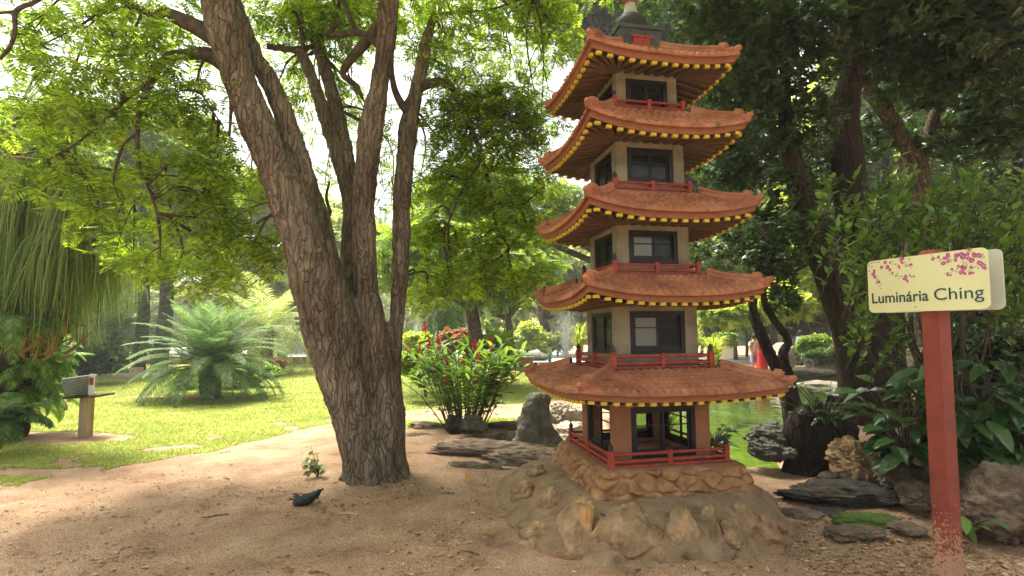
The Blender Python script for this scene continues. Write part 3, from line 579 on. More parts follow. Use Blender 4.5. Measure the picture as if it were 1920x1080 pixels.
cl = [(175,408,8,1),(215,355,7,1),(235,410,16,2),(225,440,14,2),(250,475,15,3),(310,520,14,3),(275,535,10,2),(300,578,6,1),(322,600,7,1),(318,300,6,1),(345,360,17,1),(405,305,16,3),(430,350,18,3),(445,385,15,2),(460,305,10,1),(490,425,11,2),(455,440,6,1),(525,460,9,1),(610,270,18,4),(605,310,14,2),(570,355,13,2),(655,345,9,1),(712,325,13,2),(640,460,12,2),(635,495,16,3),(655,515,12,2),(698,445,8,1),(748,462,8,1),
 (972,262,15,1),(1035,237,12,1),(1145,212,20,2),(1110,255,16,2),(1130,290,16,2),(1085,315,20,3),(1225,225,20,3),(1210,275,15,2),(1275,225,26,4),(1335,205,18,2),(1355,260,20,3),(1420,225,20,3),(1455,235,22,3),(1390,295,20,3),(1465,310,22,3),(1490,350,20,3),(1505,380,12,1),(1365,155,14,1),(1240,345,14,2),(1285,370,22,4),(1270,415,18,3),(1300,432,14,2),(1370,362,13,1),(1172,383,12,1),(1130,447,13,2),(1155,450,10,1),(1350,432,14,2),(1385,432,12,2)]
for zx, zy, s, n in cl:
    for q in range(n): flower(zx+(r_.uniform(-1, 1)*s*.8 if n > 1 else 0), zy+(r_.uniform(-1, 1)*s*.8 if n > 1 else 0), s*.00070*(.9 if n > 1 else 1.1)*.95, q)
for zx, zy in [(175,360),(490,290),(525,325),(545,425),(560,485),(320,550),(290,495),(720,470),(650,300),(1050,285),(1170,290),(1290,300),(1330,335),(1440,375),(1225,415),(1500,250),(705,265)]:
    u, v = uv(zx, zy); c = onb(u, v, -.0008); a = r_.random()*3; d = e1*math.cos(a)+A(0, 0, math.sin(a)); e_ = e1*-math.sin(a)+A(0, 0, math.cos(a)); lf.add([c-d*.009, c+e_*.004, c+d*.009, c-e_*.004], [[0, 1, 2, 3]])
for path in ([(155,348),(200,320),(255,306),(320,300)],[(470,320),(540,322),(585,345)],[(640,318),(690,340),(730,370)],[(520,440),(590,462),(660,470),(750,455)],[(200,440),(250,480),(300,540)],[(950,215),(1000,250),(1070,268),(1190,265)],[(1310,150),(1350,178),(1410,188)],[(1085,428),(1160,418),(1210,395),(1300,318),(1335,300)],[(1330,410),(1400,370),(1430,340)],[(1470,265),(1490,235),(1500,200)],[(590,490),(595,465)],[(680,250),(710,275)]):
    q = [onb(*uv(*p), -.0006) for p in path]
    for p0, p1 in zip(q[:-1], q[1:]):
        d = p1-p0; d /= np.linalg.norm(d); n_ = np.cross(d, nrm)*.0011; br.add([p0-n_, p1-n_, p1+n_, p0+n_], [[0, 1, 2, 3]])
bo = bl.build('blossoms', M_pink, fb); bc.build('blossom_centres', M_pinkc, fb); lf.build('printed_leaves', M_pg, fb); br.build('printed_twigs', M_pb, fb)

# ---------------------------------------------------------------- trees and plants
def smoothtree(name, mb, m, parent, vox=.022, disp=.03, origin=None):
    o = mb.build(name, m, None, smooth=True); md = o.modifiers.new('r', 'REMESH'); md.mode = 'VOXEL'; md.voxel_size = vox
    sm = o.modifiers.new('s', 'SMOOTH'); sm.factor = .5; sm.iterations = 4
    me = evalmesh(o); nv = len(me.vertices); V = np.zeros(nv*3); me.vertices.foreach_get('co', V); V = V.reshape(-1, 3); N = np.zeros(nv*3); me.vertices.foreach_get('normal', N); N = N.reshape(-1, 3)
    q = V*A(1, 1, .28); D = fbm(q*7, 3)*disp+(-np.abs(fbm(q*17+3, 3))**.7)*disp*1.1; V = V+N*D[:, None]
    me.vertices.foreach_set('co', V.ravel()); me.polygons.foreach_set('use_smooth', np.ones(len(me.polygons), bool)); me.materials.clear(); me.materials.append(m); me.update()
    o.modifiers.clear(); old = o.data; o.data = me; bpy.data.meshes.remove(old)
    if parent: keep(o, parent)
    return o
def crown(g, pads, T, size, droop=.25, flat=.5, out=None, jit=.35, m=0):
    """pads: (px, py, depth, rx px, ry px, count[, depth radius])"""
    for p in pads:
        px, py, Y, rx, ry, n = p[:6]; rd = p[6] if len(p) > 6 else max(.35, .7*rx/F*Y)
        c = at(px, py, Y); P = inball(n)*A(rx/F*Y, rd, ry/F*Y)+c; crownpts(g, P, T, size, droop, flat, jit, m, c)
def crownpts(g, P, T, size, droop, flat, jit, m=0, c=None):
    n = len(P); d = rdir(n)*A(1, 1, .5); d += (P-c)*.25 if c is not None else 0; d[:, 2] -= droop*rng.random(n)
    up = rdir(n)*(1-flat)*1.3+A(0, 0, 1); sc = size*rng.uniform(.6, 1.35, n); g.scat(T, P, frames(d, up), sc, m)
def clumpcrown(g, c, rad, nclump, nleaf, T, size, seed=0, cr=.38, droop=.3, flat=.4, hollow=.55):
    r = np.random.default_rng(seed); v = r.normal(size=(nclump, 3)); v /= np.linalg.norm(v, axis=1)[:, None]; v *= (hollow+(1-hollow)*r.random(nclump))[:, None]; v[:, 2] = np.where(v[:, 2] < -.5, v[:, 2]*.5, v[:, 2])
    cc = v*np.array(rad)+np.array(c); k = r.integers(0, nclump, nleaf); q = rdir(nleaf)*(r.random(nleaf)**.45)[:, None]
    P = cc[k]+q*np.array(rad)*cr*r.uniform(.6, 1.25, nclump)[k][:, None]; crownpts(g, P, T, size, droop, flat, 1); return cc
def twigto(g, limbs, targets, r0=.018, sag=.1, fork=2):
    allp = np.vstack(limbs)
    for t in targets:
        d = np.linalg.norm(allp-t, axis=1)+np.maximum(0, allp[:, 2]-t[2])*-.2; a = allp[np.argmin(d)]; L = np.linalg.norm(t-a)
        if L > 3.5: continue
        mid = (a+t)/2+rdir(1)[0]*L*.12+A(0, 0, sag*L); g.tube([a, mid, t], A(r0*1.4, r0, r0*.35), 6, sub=5, amp=.15, fr=8)
        for _ in range(fork):
            s_ = mid+(t-mid)*rng.random(); e = t+rdir(1)[0]*L*.3; g.tube([s_, (s_+e)/2+rdir(1)[0]*.06*L, e], A(r0*.6, r0*.4, r0*.2), 5, sub=3)
# ---- the big multi-stemmed tree
bt = empty('feathery_tree', (TREE[0], TREE[1], 0)); tag(bt, 'large tree forking into several leaning grey-brown trunks with feathery leaves, left of the pagoda', 'tree')
g = MB()
def limb(g, l, seg=14, amp=.12, fr=3.5, sub=4): P, r = pxpath(l); g.tube(P, r, seg, amp=amp, fr=fr, sub=sub); return P
limbs = []
for l in ([(702, 960, 160, 5.35), (700, 915, 134, 5.35), (696, 890, 112, 5.35), (690, 850, 104, 5.35), (678, 810, 98, 5.33), (662, 761, 92, 5.3), (641, 701, 97, 5.28), (618, 610, 103, 5.22), (592, 520, 102, 5.15), (552, 390, 80, 5.0), (491, 260, 66, 4.85), (443, 130, 66, 4.7), (414, 0, 74, 4.55), (400, -120, 66, 4.4)],
          [(722, 950, 120, 5.42), (722, 900, 96, 5.42), (720, 850, 80, 5.42), (722, 780, 78, 5.42), (718, 700, 66, 5.42), (702, 620, 54, 5.42), (686, 520, 50, 5.4), (684, 390, 46, 5.4), (694, 260, 50, 5.35), (711, 170, 40, 5.3), (721, 100, 38, 5.3), (731, 0, 44, 5.25), (735, -120, 38, 5.2)],
          [(738, 900, 50, 5.5), (736, 800, 46, 5.52), (736, 700, 34, 5.55), (742, 610, 32, 5.6), (750, 520, 34, 5.65), (752, 400, 34, 5.7), (764, 260, 38, 5.75), (775, 200, 36, 5.8), (794, 100, 28, 5.8), (812, 30, 16, 5.8)],
          [(640, 640, 80, 5.4), (618, 520, 52, 5.35), (595, 420, 50, 5.3), (568, 330, 50, 5.2), (530, 207, 46, 5.1), (480, 106, 40, 5.0), (448, 30, 34, 4.9), (420, -60, 28, 4.8)],
          [(668, 600, 40, 5.6), (656, 480, 34, 5.7), (657, 337, 28, 5.8), (630, 202, 30, 5.9), (600, 96, 28, 6.0), (577, 0, 28, 6.1), (560, -90, 24, 6.2)],
          [(658, 440, 24, 5.75), (649, 347, 27, 5.75), (621, 260, 27, 5.75), (601, 193, 27, 5.75), (567, 106, 24, 5.7), (535, 92, 18, 5.6), (500, 87, 14, 5.5)]):
    limbs.append(limb(g, l))
# root flare
for a in np.arange(0, 6.28, .7):
    c = np.array([*TREE, .35]); d = A(math.cos(a), math.sin(a), 0); g.tube([c+d*.16, c+d*.24+A(0, 0, -.25), c+d*.36+A(0, 0, -.42)], A(.11, .09, .05), 8)
trunk = smoothtree('trunk', g, M_bark, bt, .024, .028)
g = MB(); bl_ = []
for l in ([(440, 140, 30, 4.72), (395, 104, 30, 4.7), (351, 102, 22, 4.7), (311, 111, 18, 4.65), (289, 147, 12, 4.6), (262, 204, 10, 4.6), (258, 249, 8, 4.6), (260, 307, 8, 4.6), (280, 355, 6, 4.6), (295, 400, 4, 4.6)],
          [(289, 147, 10, 4.6), (240, 182, 8, 4.6), (204, 218, 7, 4.6), (147, 267, 5, 4.7), (90, 300, 4, 4.8)],
          [(420, 80, 40, 4.62), (380, 56, 34, 4.62), (345, 40, 30, 4.6), (311, 22, 18, 4.6), (289, 30, 14, 4.6), (255, 12, 12, 4.6), (215, -10, 10, 4.6)],
          [(258, 249, 5, 4.6), (230, 275, 5, 4.6), (213, 335, 4, 4.6), (222, 370, 3, 4.6)],
          [(0, 111, 6, 3.8), (20, 85, 7, 3.8), (28, 55, 8, 3.8), (31, 20, 9, 3.8), (71, 0, 8, 3.8), (110, -40, 10, 4.0)], [(31, 20, 5, 3.8), (0, 25, 4, 3.8), (-30, 28, 3, 3.8)],
          [(0, 293, 6, 5.6), (120, 305, 7, 5.5), (230, 318, 6, 5.4), (330, 300, 4, 5.3)],
          [(718, 40, 24, 5.32), (700, 62, 22, 5.35), (675, 92, 20, 5.4), (655, 115, 17, 5.4), (644, 140, 12, 5.45), (668, 160, 9, 5.5), (680, 185, 6, 5.5)],
          [(716, 90, 16, 5.32), (694, 72, 14, 5.35), (668, 60, 14, 5.4), (640, 65, 12, 5.45), (615, 68, 9, 5.5)], [(668, 58, 9, 5.4), (655, 30, 8, 5.4), (640, -10, 7, 5.4)], [(612, 70, 9, 5.5), (632, 40, 8, 5.5), (636, -20, 7, 5.5)],
          [(567, 100, 10, 5.7), (566, 60, 9, 5.7), (548, 10, 8, 5.7), (538, -40, 7, 5.7)], [(500, 87, 12, 5.5), (545, 92, 10, 5.6), (585, 88, 10, 5.9)],
          [(812, 30, 12, 5.8), (835, 26, 8, 5.8), (865, 22, 6, 5.8), (920, 18, 4, 5.8), (1000, -10, 3, 5.8)], [(811, 35, 8, 5.8), (816, 5, 6, 5.8), (835, -50, 5, 5.8)],
          [(775, 185, 20, 5.8), (790, 164, 19, 5.8), (820, 154, 18, 5.8), (845, 162, 15, 5.8), (860, 190, 12, 5.85), (885, 245, 9, 5.9), (905, 300, 8, 5.95), (920, 360, 7, 6), (930, 420, 6, 6.1), (955, 465, 4, 6.2)],
          [(861, 190, 7, 5.85), (905, 180, 6, 5.8), (950, 210, 5, 5.7), (1000, 270, 4, 5.7)], [(905, 300, 5, 5.9), (870, 350, 4, 5.8), (840, 420, 4, 5.8)], [(925, 380, 4, 6), (975, 385, 4, 6), (1020, 350, 3, 6)],
          [(768, 215, 20, 5.75), (750, 190, 16, 5.7), (738, 160, 13, 5.65), (734, 110, 9, 5.6), (742, 50, 7, 5.6), (738, -20, 6, 5.6)], [(620, 400, 6, 5.7), (612, 370, 6, 5.7), (618, 340, 4, 5.7)],
          [(425, 80, 8, 4.55), (433, 190, 7, 4.7), (430, 255, 5, 4.7)], [(390, 95, 6, 4.66), (372, 140, 5, 4.7), (378, 175, 4, 4.7), (420, 240, 3, 4.7)]):
    P, r = pxpath(l); g.tube(P, r, 8, amp=.12, fr=12, sub=5); bl_.append(spl(P, r, 5)[0])
NP = [(60, 60, 4.6, 90, 50, 60), (190, 150, 4.8, 110, 60, 120), (70, 220, 5, 120, 60, 150), (250, 60, 4.6, 90, 50, 80), (330, 170, 4.6, 70, 60, 80), (390, 260, 4.8, 60, 80, 90), (330, 330, 4.8, 100, 60, 120), (220, 400, 5.2, 110, 50, 90), (400, 410, 5, 80, 60, 110), (470, 470, 5.2, 60, 50, 90), (350, 490, 5.4, 90, 40, 90), (250, 480, 5.6, 80, 30, 50), (470, 340, 5.4, 45, 50, 50),
      (110, 330, 4.9, 110, 35, 90), (170, 210, 4.6, 110, 35, 90), (410, 530, 5.6, 60, 28, 45), (250, 40, 5.6, 200, 40, 120), (550, 40, 5.9, 80, 50, 110), (640, 40, 5.8, 60, 60, 90), (540, 150, 6.2, 40, 50, 45), (690, 30, 6.2, 60, 50, 60), (640, 180, 6.3, 30, 60, 30), (720, 250, 6.5, 30, 60, 30),
      (880, 60, 5.8, 80, 40, 60), (830, 120, 6, 60, 50, 60), (880, 190, 5.9, 60, 45, 130), (950, 190, 5.8, 60, 40, 110), (840, 250, 6, 60, 50, 110), (930, 270, 5.9, 60, 50, 130), (1000, 240, 5.9, 50, 40, 70), (850, 340, 6, 65, 45, 120), (930, 370, 6, 70, 40, 110), (1010, 330, 6.1, 40, 30, 40), (820, 430, 6.2, 50, 40, 80), (900, 450, 6.1, 60, 40, 90), (990, 430, 6.3, 60, 35, 80), (850, 520, 6.4, 80, 35, 110), (960, 510, 6.4, 70, 35, 90),
      (990, 20, 6.2, 70, 40, 60), (1040, 60, 6.6, 50, 60, 60), (780, 360, 7, 30, 60, 40), (500, 60, 8.5, 80, 60, 90), (600, 120, 9, 80, 60, 90), (680, 60, 8.5, 60, 60, 70), (660, 220, 9, 50, 60, 60), (560, 240, 9, 40, 60, 50), (800, 60, 8, 80, 60, 90), (900, 110, 8, 90, 60, 110), (990, 120, 8, 60, 70, 80), (1010, 220, 8, 40, 60, 50), (720, 360, 8.5, 40, 60, 50), (620, 330, 9, 40, 50, 40), (100, 120, 7, 120, 60, 110), (300, 100, 7, 110, 60, 110), (60, 250, 7, 90, 60, 80), (800, 550, 6.8, 50, 30, 50), (150, -60, 4.6, 260, 60, 200), (600, -60, 5.2, 300, 60, 260), (950, -40, 5.8, 160, 50, 120)]  # last pads, above the frame, are added for shade
tg = []
for p in NP:
    c = at(*p[:3]); tg.append(c)
    for _ in range(2): tg.append(c+inball(1)[0]*A(p[3]/F*p[2], .5, p[4]/F*p[2])*.9)
twigto(g, bl_+[limbs[0][8:], limbs[1][7:], limbs[2][4:], limbs[4][2:]], tg, .012)
keep(g.build('branches', M_bow, smooth=True), bt)
g = MB(); crown(g, [(a, b, c, d*1.1, e*1.05, int(f_*(1.4 if a < 560 else 1.65))) for a, b, c, d, e, f_ in NP], T_spray, .20, .35, .72); 
# unseen crown layer above the frame, added to shade the dirt
P = inball(5200)*A(4.8, 4.2, .9)+A(-1.4, 4.4, 6.6); crownpts(g, P, T_spray, .26, .2, .6, 1)
keep(g.build('crown', L_fern), bt)
def px_tree(name, label, cat, group, trunks, pads, T, size, lm, bm=M_barkd, vox=None, droop=.3, flat=.4, tw=1, twr=.02, over=None, amp=.12):
    b = at(*[trunks[0][0][k] for k in (0, 1, 3)]); o = empty(name, (b[0], b[1], 0)); tag(o, label, cat, group); g = MB(); ps = []
    for l in trunks: P, r = pxpath(l); g.tube(P, r, 12, amp=amp, fr=4, sub=5); ps.append(spl(P, r, 5)[0])
    if vox: g2 = MB(); g2.V, g2.L, g2.K, g2.M, g2.n = g.V, g.L, g.K, g.M, g.n; smoothtree('trunk', g2, bm, o, vox, .02)
    else: keep(g.build('trunk', bm, smooth=True), o)
    if tw:
        g = MB(); tg = [at(*p[:3])+inball(1)[0]*.3 for p in pads for _ in range(tw)]; twigto(g, ps, tg, twr)
        if g.n: keep(g.build('branches', M_bow, smooth=True), o)
    g = MB(); crown(g, pads, T, size, droop, flat)
    if over is not None:  # extra leaf masses overhead, added only to cast shade
        for c, rad, n_ in over: crownpts(g, inball(n_)*np.array(rad)+np.array(c), T, size*1.2, droop, flat, 1)
    keep(g.build('crown', lm), o); return o
# ---- dark trees on the right
px_tree('broadleaf_tree', 'thick dark trunk splitting low and leaning left between the pagoda and the sign', 'tree', None,
    [[(1650, 860, 130, 7.2), (1640, 800, 112, 7.2), (1612, 660, 84, 7.2), (1575, 560, 62, 7.2), (1535, 460, 48, 7.2), (1505, 370, 42, 7.2), (1480, 270, 34, 7.2), (1470, 150, 26, 7.2), (1490, 20, 20, 7.2)],
     [(1665, 850, 90, 7.3), (1655, 740, 84, 7.3), (1632, 600, 76, 7.4), (1608, 450, 66, 7.4), (1590, 320, 60, 7.4), (1585, 220, 50, 7.4), (1600, 110, 42, 7.4), (1596, 0, 40, 7.4), (1590, -100, 30, 7.4)]],
    [(1400, 60, 7, 110, 60, 330), (1330, 30, 6.8, 70, 50, 150), (1480, 120, 7, 110, 80, 380), (1400, 170, 6.8, 90, 50, 280), (1560, 60, 6.8, 90, 70, 260), (1500, 230, 7, 90, 60, 260), (1420, 300, 7.6, 80, 60, 240), (1350, 230, 7.6, 50, 50, 120), (1430, 450, 7.6, 80, 60, 240), (1360, 330, 7.8, 60, 40, 150), (1470, 380, 7.3, 50, 60, 130), (1500, 20, 7.2, 160, 70, 300), (1340, 470, 7.8, 50, 50, 110), (1450, 530, 7.5, 45, 35, 70), (1540, 330, 7.6, 60, 90, 200), (1640, 400, 7.9, 60, 90, 200)],
    T_clu, .15, L_dark, M_barkk, .03, over=[((4.2, 6.4, 6.6), (3.2, 2.6, 1.2), 3200), ((3.4, 3.6, 5.2), (1.7, 1.6, .5), 900)])  # over: unseen canopy added to shade the right bank and sign
px_tree('broadleaf_tree', 'dark tree behind the sign whose pale mottled stems fork in a V', 'tree', None,
    [[(1745, 780, 60, 8.2), (1730, 600, 56, 8.2), (1718, 450, 54, 8.2), (1714, 340, 54, 8.2), (1712, 290, 46, 8.2)], [(1714, 300, 34, 8.2), (1692, 262, 28, 8.1), (1655, 200, 30, 8.0), (1628, 165, 32, 8.0), (1606, 120, 38, 7.9), (1602, 40, 40, 7.9), (1598, -60, 36, 7.9)], [(1712, 300, 32, 8.2), (1738, 258, 26, 8.2), (1757, 205, 20, 8.1), (1790, 130, 16, 8), (1830, 40, 12, 8)]],
    [(1700, 60, 7.4, 120, 70, 260), (1820, 90, 7.4, 110, 80, 300), (1880, 200, 7.6, 80, 80, 200), (1760, 160, 7.6, 90, 50, 160), (1640, 260, 8.4, 80, 50, 140), (1830, 270, 7.8, 90, 40, 170), (1740, 0, 7, 180, 60, 260), (1900, 30, 6.6, 80, 90, 200), (1680, 140, 7.4, 60, 60, 110)],
    T_clu, .19, L_dark, M_barkd, .03, over=[((6.6, 5.8, 6.0), (2.4, 2.6, 1.2), 2000)])  # over: more unseen canopy, added to keep the right side dark
px_tree('slim_tree', 'slim dark twin-stemmed tree leaning over the pond right of the pagoda roof', 'tree', None,
    [[(1500, 860, 46, 6.4), (1487, 790, 38, 6.4), (1478, 735, 34, 6.4), (1455, 690, 24, 6.4), (1428, 630, 21, 6.4), (1411, 575, 17, 6.4), (1420, 520, 14, 6.4), (1440, 450, 10, 6.5)],
     [(1496, 800, 32, 6.45), (1480, 720, 28, 6.45), (1468, 665, 21, 6.45), (1478, 640, 14, 6.45), (1452, 600, 15, 6.45), (1432, 560, 13, 6.45), (1445, 490, 10, 6.45), (1470, 430, 8, 6.5)]],
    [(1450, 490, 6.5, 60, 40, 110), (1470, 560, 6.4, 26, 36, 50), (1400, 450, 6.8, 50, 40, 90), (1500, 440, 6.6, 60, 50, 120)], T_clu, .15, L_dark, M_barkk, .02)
for n, (x, y, tx, lab) in enumerate([(1800, 13.0, 0, 'dark tree right of the sign, deepest in shade'), (1660, 15.5, 0, 'dark tree standing in the gap between the thick trunk and the sign'), (1905, 9.5, 0, 'dark leafy tree at the right edge of the photo'), (1625, 19, 0, 'dark tree across the pond inlet behind the leaning trunk')]):
    px_tree('shade_tree', lab, 'tree', 'dark trees behind the sign', [[(x, 720, 24, y), (x-8, 500, 20, y), (x+6, 250, 16, y), (x, 60, 12, y)]],
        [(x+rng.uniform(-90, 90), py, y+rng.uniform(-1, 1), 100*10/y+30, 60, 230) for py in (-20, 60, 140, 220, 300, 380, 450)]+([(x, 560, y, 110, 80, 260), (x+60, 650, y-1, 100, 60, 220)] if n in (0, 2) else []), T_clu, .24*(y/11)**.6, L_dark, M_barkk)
# ---- leafy shrub behind the sign
sh = empty('leafy_shrub', (3.9, 4.9, 0)); tag(sh, 'light green leafy shrub rising behind and above the cream sign', 'shrub')
g = MB(); st = MB(); base = at(1780, 860, 5.0)
SP = [(1600, 400, 4.6), (1640, 350, 4.7), (1690, 320, 4.8), (1740, 340, 4.6), (1790, 330, 4.7), (1850, 340, 4.6), (1900, 330, 4.5), (1620, 440, 4.5), (1680, 400, 4.5), (1740, 420, 4.4), (1800, 410, 4.4), (1860, 420, 4.3), (1910, 420, 4.3), (1600, 470, 4.6), (1660, 460, 4.5), (1880, 470, 4.3), (1910, 380, 4.2), (1650, 590, 4.7), (1680, 620, 4.8), (1660, 540, 4.7), (1900, 560, 4.6), (1570, 360, 4.9), (1830, 380, 4.5), (1770, 380, 4.5), (1710, 370, 4.6), (1890, 510, 4.4)]
for a, b, c in SP:
    for _ in range(6):
        t = at(a+rng.uniform(-34, 34), b+rng.uniform(-30, 30), c+rng.uniform(-.3, .4)); s0 = t+A(rng.uniform(-.15, .15), .2, -.45); mid = (s0+t)/2+rdir(1)[0]*.05
        st.tube([s0, mid, t], A(.006, .005, .003), 5, sub=3); n = 11; u = np.linspace(.25, 1, n)[:, None]; P = s0+(t-s0)*u+(mid-(s0+t)/2)*4*u*(1-u)*.5
        d = rdir(n)*A(1, 1, .3)+A(0, 0, .25)+(t-s0)*.8; g.scat(T_leaf, P, frames(d, A(0, 0, 1)+rdir(n)*.4), rng.uniform(.07, .125, n))
    t = at(a, b, c); st.tube([base+rdir(1)[0]*A(.4, .2, 0), (base+t)/2+rdir(1)[0]*.15+A(0, .2, 0), t+A(0, .2, -.3)], A(.018, .012, .006), 6, sub=5)
keep(st.build('stems', M_bow, smooth=True), sh); keep(g.build('leaves', L_shr), sh)
# ---- broad-leaved plants low on the right
def broadplant(px, py, Y, n, L, hgt, lab, lm=L_broad, spread=.4, name='broadleaf_plant', wd=.28):
    b = at(px, py, Y); o = empty(name, b); tag(o, lab, 'plant'); g = MB(); s = MB(); T = bigleafT(wd*.85, .06, -.24)
    for _ in range(n):
        a = rng.random()*6.28; h = hgt*rng.uniform(.4, 1); d = A(math.cos(a), math.sin(a)*.8, 0); t = d*spread*rng.uniform(.3, 1)+A(0, 0, h)
        s.tube([(0, 0, 0), t*.5+A(0, 0, h*.12), t], A(.009, .007, .004), 5, sub=4); g.scat(T, np.array([t, t*.55, t*.3]), frames(d[None]+np.array([[0, 0, rng.uniform(-.5, .35)], rdir(1)[0], rdir(1)[0]*.8]), A(0, -.4, 1)+rdir(3)*.3), L*rng.uniform(.5, 1.1, 3))
    s.build('stems', M_bow, o, smooth=True); g.build('leaves', lm, o); return o
for a in [(1700, 880, 4.6, 34, .28, .8, 'dark broad-leaved plant just left of the red sign post'), (1810, 885, 4.5, 44, .28, .9, 'dark broad-leaved plant just right of the red sign post'), (1890, 880, 4.4, 44, .28, .95, 'dark broad-leaved plant at the right edge above the big boulder')]: broadplant(*a)
broadplant(1800, 1000, 3.85, 7, .16, .28, 'small green plant growing against the big boulder by the post', L_shr, .2)
broadplant(1340, 840, 5.9, 9, .22, .22, 'dark drooping leaves beside the right corner of the lowest pagoda storey', L_broad, .2)
broadplant(1545, 800, 5.6, 26, .10, .45, 'thin dark seedling on the stump in front of the pond', L_broad, .42)

# ---------------------------------------------------------------- rocks
def rock(px, py, Y, w_, h_, dp, lab, m, seed, name='rock', cat='rock', tilt=0., yaw=0., planes=9, rough=.14, cut=.8, fr=2.6, sub=64, group=None):
    """centre pixel, width and height in px, depth extent in m"""
    c = at(px, py, Y); sx_, sz = w_/2/F*Y*1.12, h_/2/F*Y*1.15; g = MB(); Rm = Rz(yaw)@A((math.cos(tilt), 0, math.sin(tilt)), (0, 1, 0), (-math.sin(tilt), 0, math.cos(tilt)))
    rockmesh(g, (0, 0, 0), (sx_, dp/2, sz), seed, Rm, planes, sub, rough, 0, cut, fr); o = g.build(name, m, None, smooth=True); o.location = c; return tag(o, lab, cat, group)
# upright rock (lofted outline, real thickness)
g = MB(); prof = [(-.04, .30, .20), (.08, .29, .19), (.25, .24, .17), (.42, .20, .15), (.56, .185, .14), (.66, .165, .12), (.71, .12, .09), (.745, .0, .0)]; ctr = [0.0, .0, -.03, -.04, -.02, .01, .03, .035]
zz = np.linspace(-.04, .735, 60); a_ = np.arange(72)/72*2*math.pi; pz = [p[0] for p in prof]
W_ = np.interp(zz, pz, [p[1] for p in prof]); D_ = np.interp(zz, pz, [p[2] for p in prof]); C_ = np.interp(zz, pz, ctr)
P = np.stack([np.stack([c+w_*np.cos(a_), d*np.sin(a_), z+0*a_], -1) for w_, d, z, c in zip(W_, D_, zz, C_)])
bump = .18*np.exp(-((a_-0.1)**2)/.25)[None]*np.clip(1-(zz/.3)[:, None], 0, 1); P[..., 0] += bump*.6
P = P*(1+(.2*fbm(P*3.2+7, 4)+.16*fbm(P*11, 4))[..., None]*A(1, 1, .15)); P[..., :2] *= 1-.22*np.exp(-(((a_-5.0)/.16)**2))[None, :, None]
g.grid(P, cv=True); o = g.build('standing_rock', M_rockg, smooth=True); o.location = gr(1008, 842); tag(o, 'tall dark grey upright rock left of the pagoda', 'rock')
rk = [(1060, 778, 8.2, 64, 50, .5, 'pale pitted rock just right of the tall upright rock', M_rockp, 3), (1066, 812, 7.4, 58, 40, .5, 'pale pitted rock lower down between the upright rock and the pagoda', M_rockp, 4),
      (925, 850, 6.75, 300, 40, .75, 'long flat brown slab in front of the tall upright rock', M_rockb, 5), (1010, 862, 6.3, 190, 36, .6, 'flat brown slab next to the pagoda mound', M_rockb, 25), (872, 894, 5.95, 200, 58, .6, 'low dark-faced rock slab between the big tree and the pagoda mound', M_rockb, 6),
      (893, 823, 8.1, 140, 32, .6, 'brown ledge stone behind the little dark pool', M_rockb, 7), (805, 806, 8.5, 74, 34, .4, 'rounded brown stone left of the red-flowering clump', M_rockb, 8), (886, 797, 8.0, 44, 34, .3, 'small lichened stone at the foot of the red-flowering clump', M_rockg, 9), (850, 797, 8.0, 40, 36, .3, 'small dark block at the foot of the red-flowering clump', M_rockd, 19),
      (958, 800, 8.4, 76, 20, .4, 'thin flat stone right of the red-flowering clump', M_rockb, 10), (968, 822, 7.9, 60, 26, .4, 'brown stone at the right end of the little pool', M_rockb, 11), (785, 824, 7.8, 60, 22, .5, 'small stone beside the mossy edge behind the big tree', M_rockb, 12),
      (1455, 812, 6.0, 100, 46, .6, 'craggy grey rock jutting over the pond, the upper one', M_rockg, 13), (1450, 842, 5.8, 80, 44, .5, 'craggy grey rock jutting over the pond, the lower one', M_rockg, 14),
      (1605, 862, 5.3, 84, 74, .5, 'orange-brown stone of the low bank by the dark stump', M_boulder, 15), (1692, 882, 4.9, 100, 66, .5, 'grey-brown stone of the low bank left of the sign post', M_rockb, 16), (1770, 890, 4.7, 80, 60, .5, 'brown stone of the low bank just behind the sign post', M_rockb, 26),
      (1610, 932, 4.9, 280, 44, .8, 'long dark layered slab on the ground between mound and sign post', M_rockd, 17), (1630, 976, 4.3, 130, 14, .3, 'mossy flat stone left of the sign post', M_moss, 18), (1600, 1000, 4.0, 110, 26, .35, 'pale flat stone left of the sign post', M_rockb, 20),
      (1872, 962, 3.95, 160, 150, .7, 'big angular boulder at the right edge behind the sign post', M_rockb, 21), (1430, 893, 6.1, 60, 26, .3, 'small brown stone on the near pond edge', M_rockb, 22), (1393, 893, 6.2, 34, 20, .3, 'tiny brown stone on the near pond edge beside the pagoda', M_rockb, 23), (1560, 905, 5.2, 90, 36, .5, 'dark stone at the foot of the stump', M_rockd, 31), (1655, 935, 4.7, 60, 30, .3, 'small dark stone under the grey-brown bank stone', M_rockd, 32), (1720, 930, 4.5, 70, 44, .4, 'rough brown stone touching the left side of the sign post', M_rockb, 33), (1560, 962, 4.6, 80, 18, .3, 'thin flat dark stone beside the mossy one', M_rockd, 34), (1830, 900, 4.4, 70, 60, .4, 'brown stone between the sign post and the big boulder', M_rockb, 35), (1700, 990, 4.05, 60, 14, .25, 'small flat stone just left of the post foot', M_rockb, 36),
      (1500, 965, 4.5, 70, 24, .3, 'flat brown stone right of the mound', M_rockb, 24)]
for n, (px, py, Y, w_, h_, dp, lab, m, sd_) in enumerate(rk): rock(px, py, Y, w_, h_, dp, lab, m, sd_, planes=12 if m in (M_rockb, M_rockd) else 8, rough=.30 if m in (M_rockp, M_rockg) else .26, cut=.72)
o = empty('stump', at(1525, 900, 5.7)); tag(o, 'dark rugged tree stump at the pond edge right of the pagoda', 'stump'); g = MB()
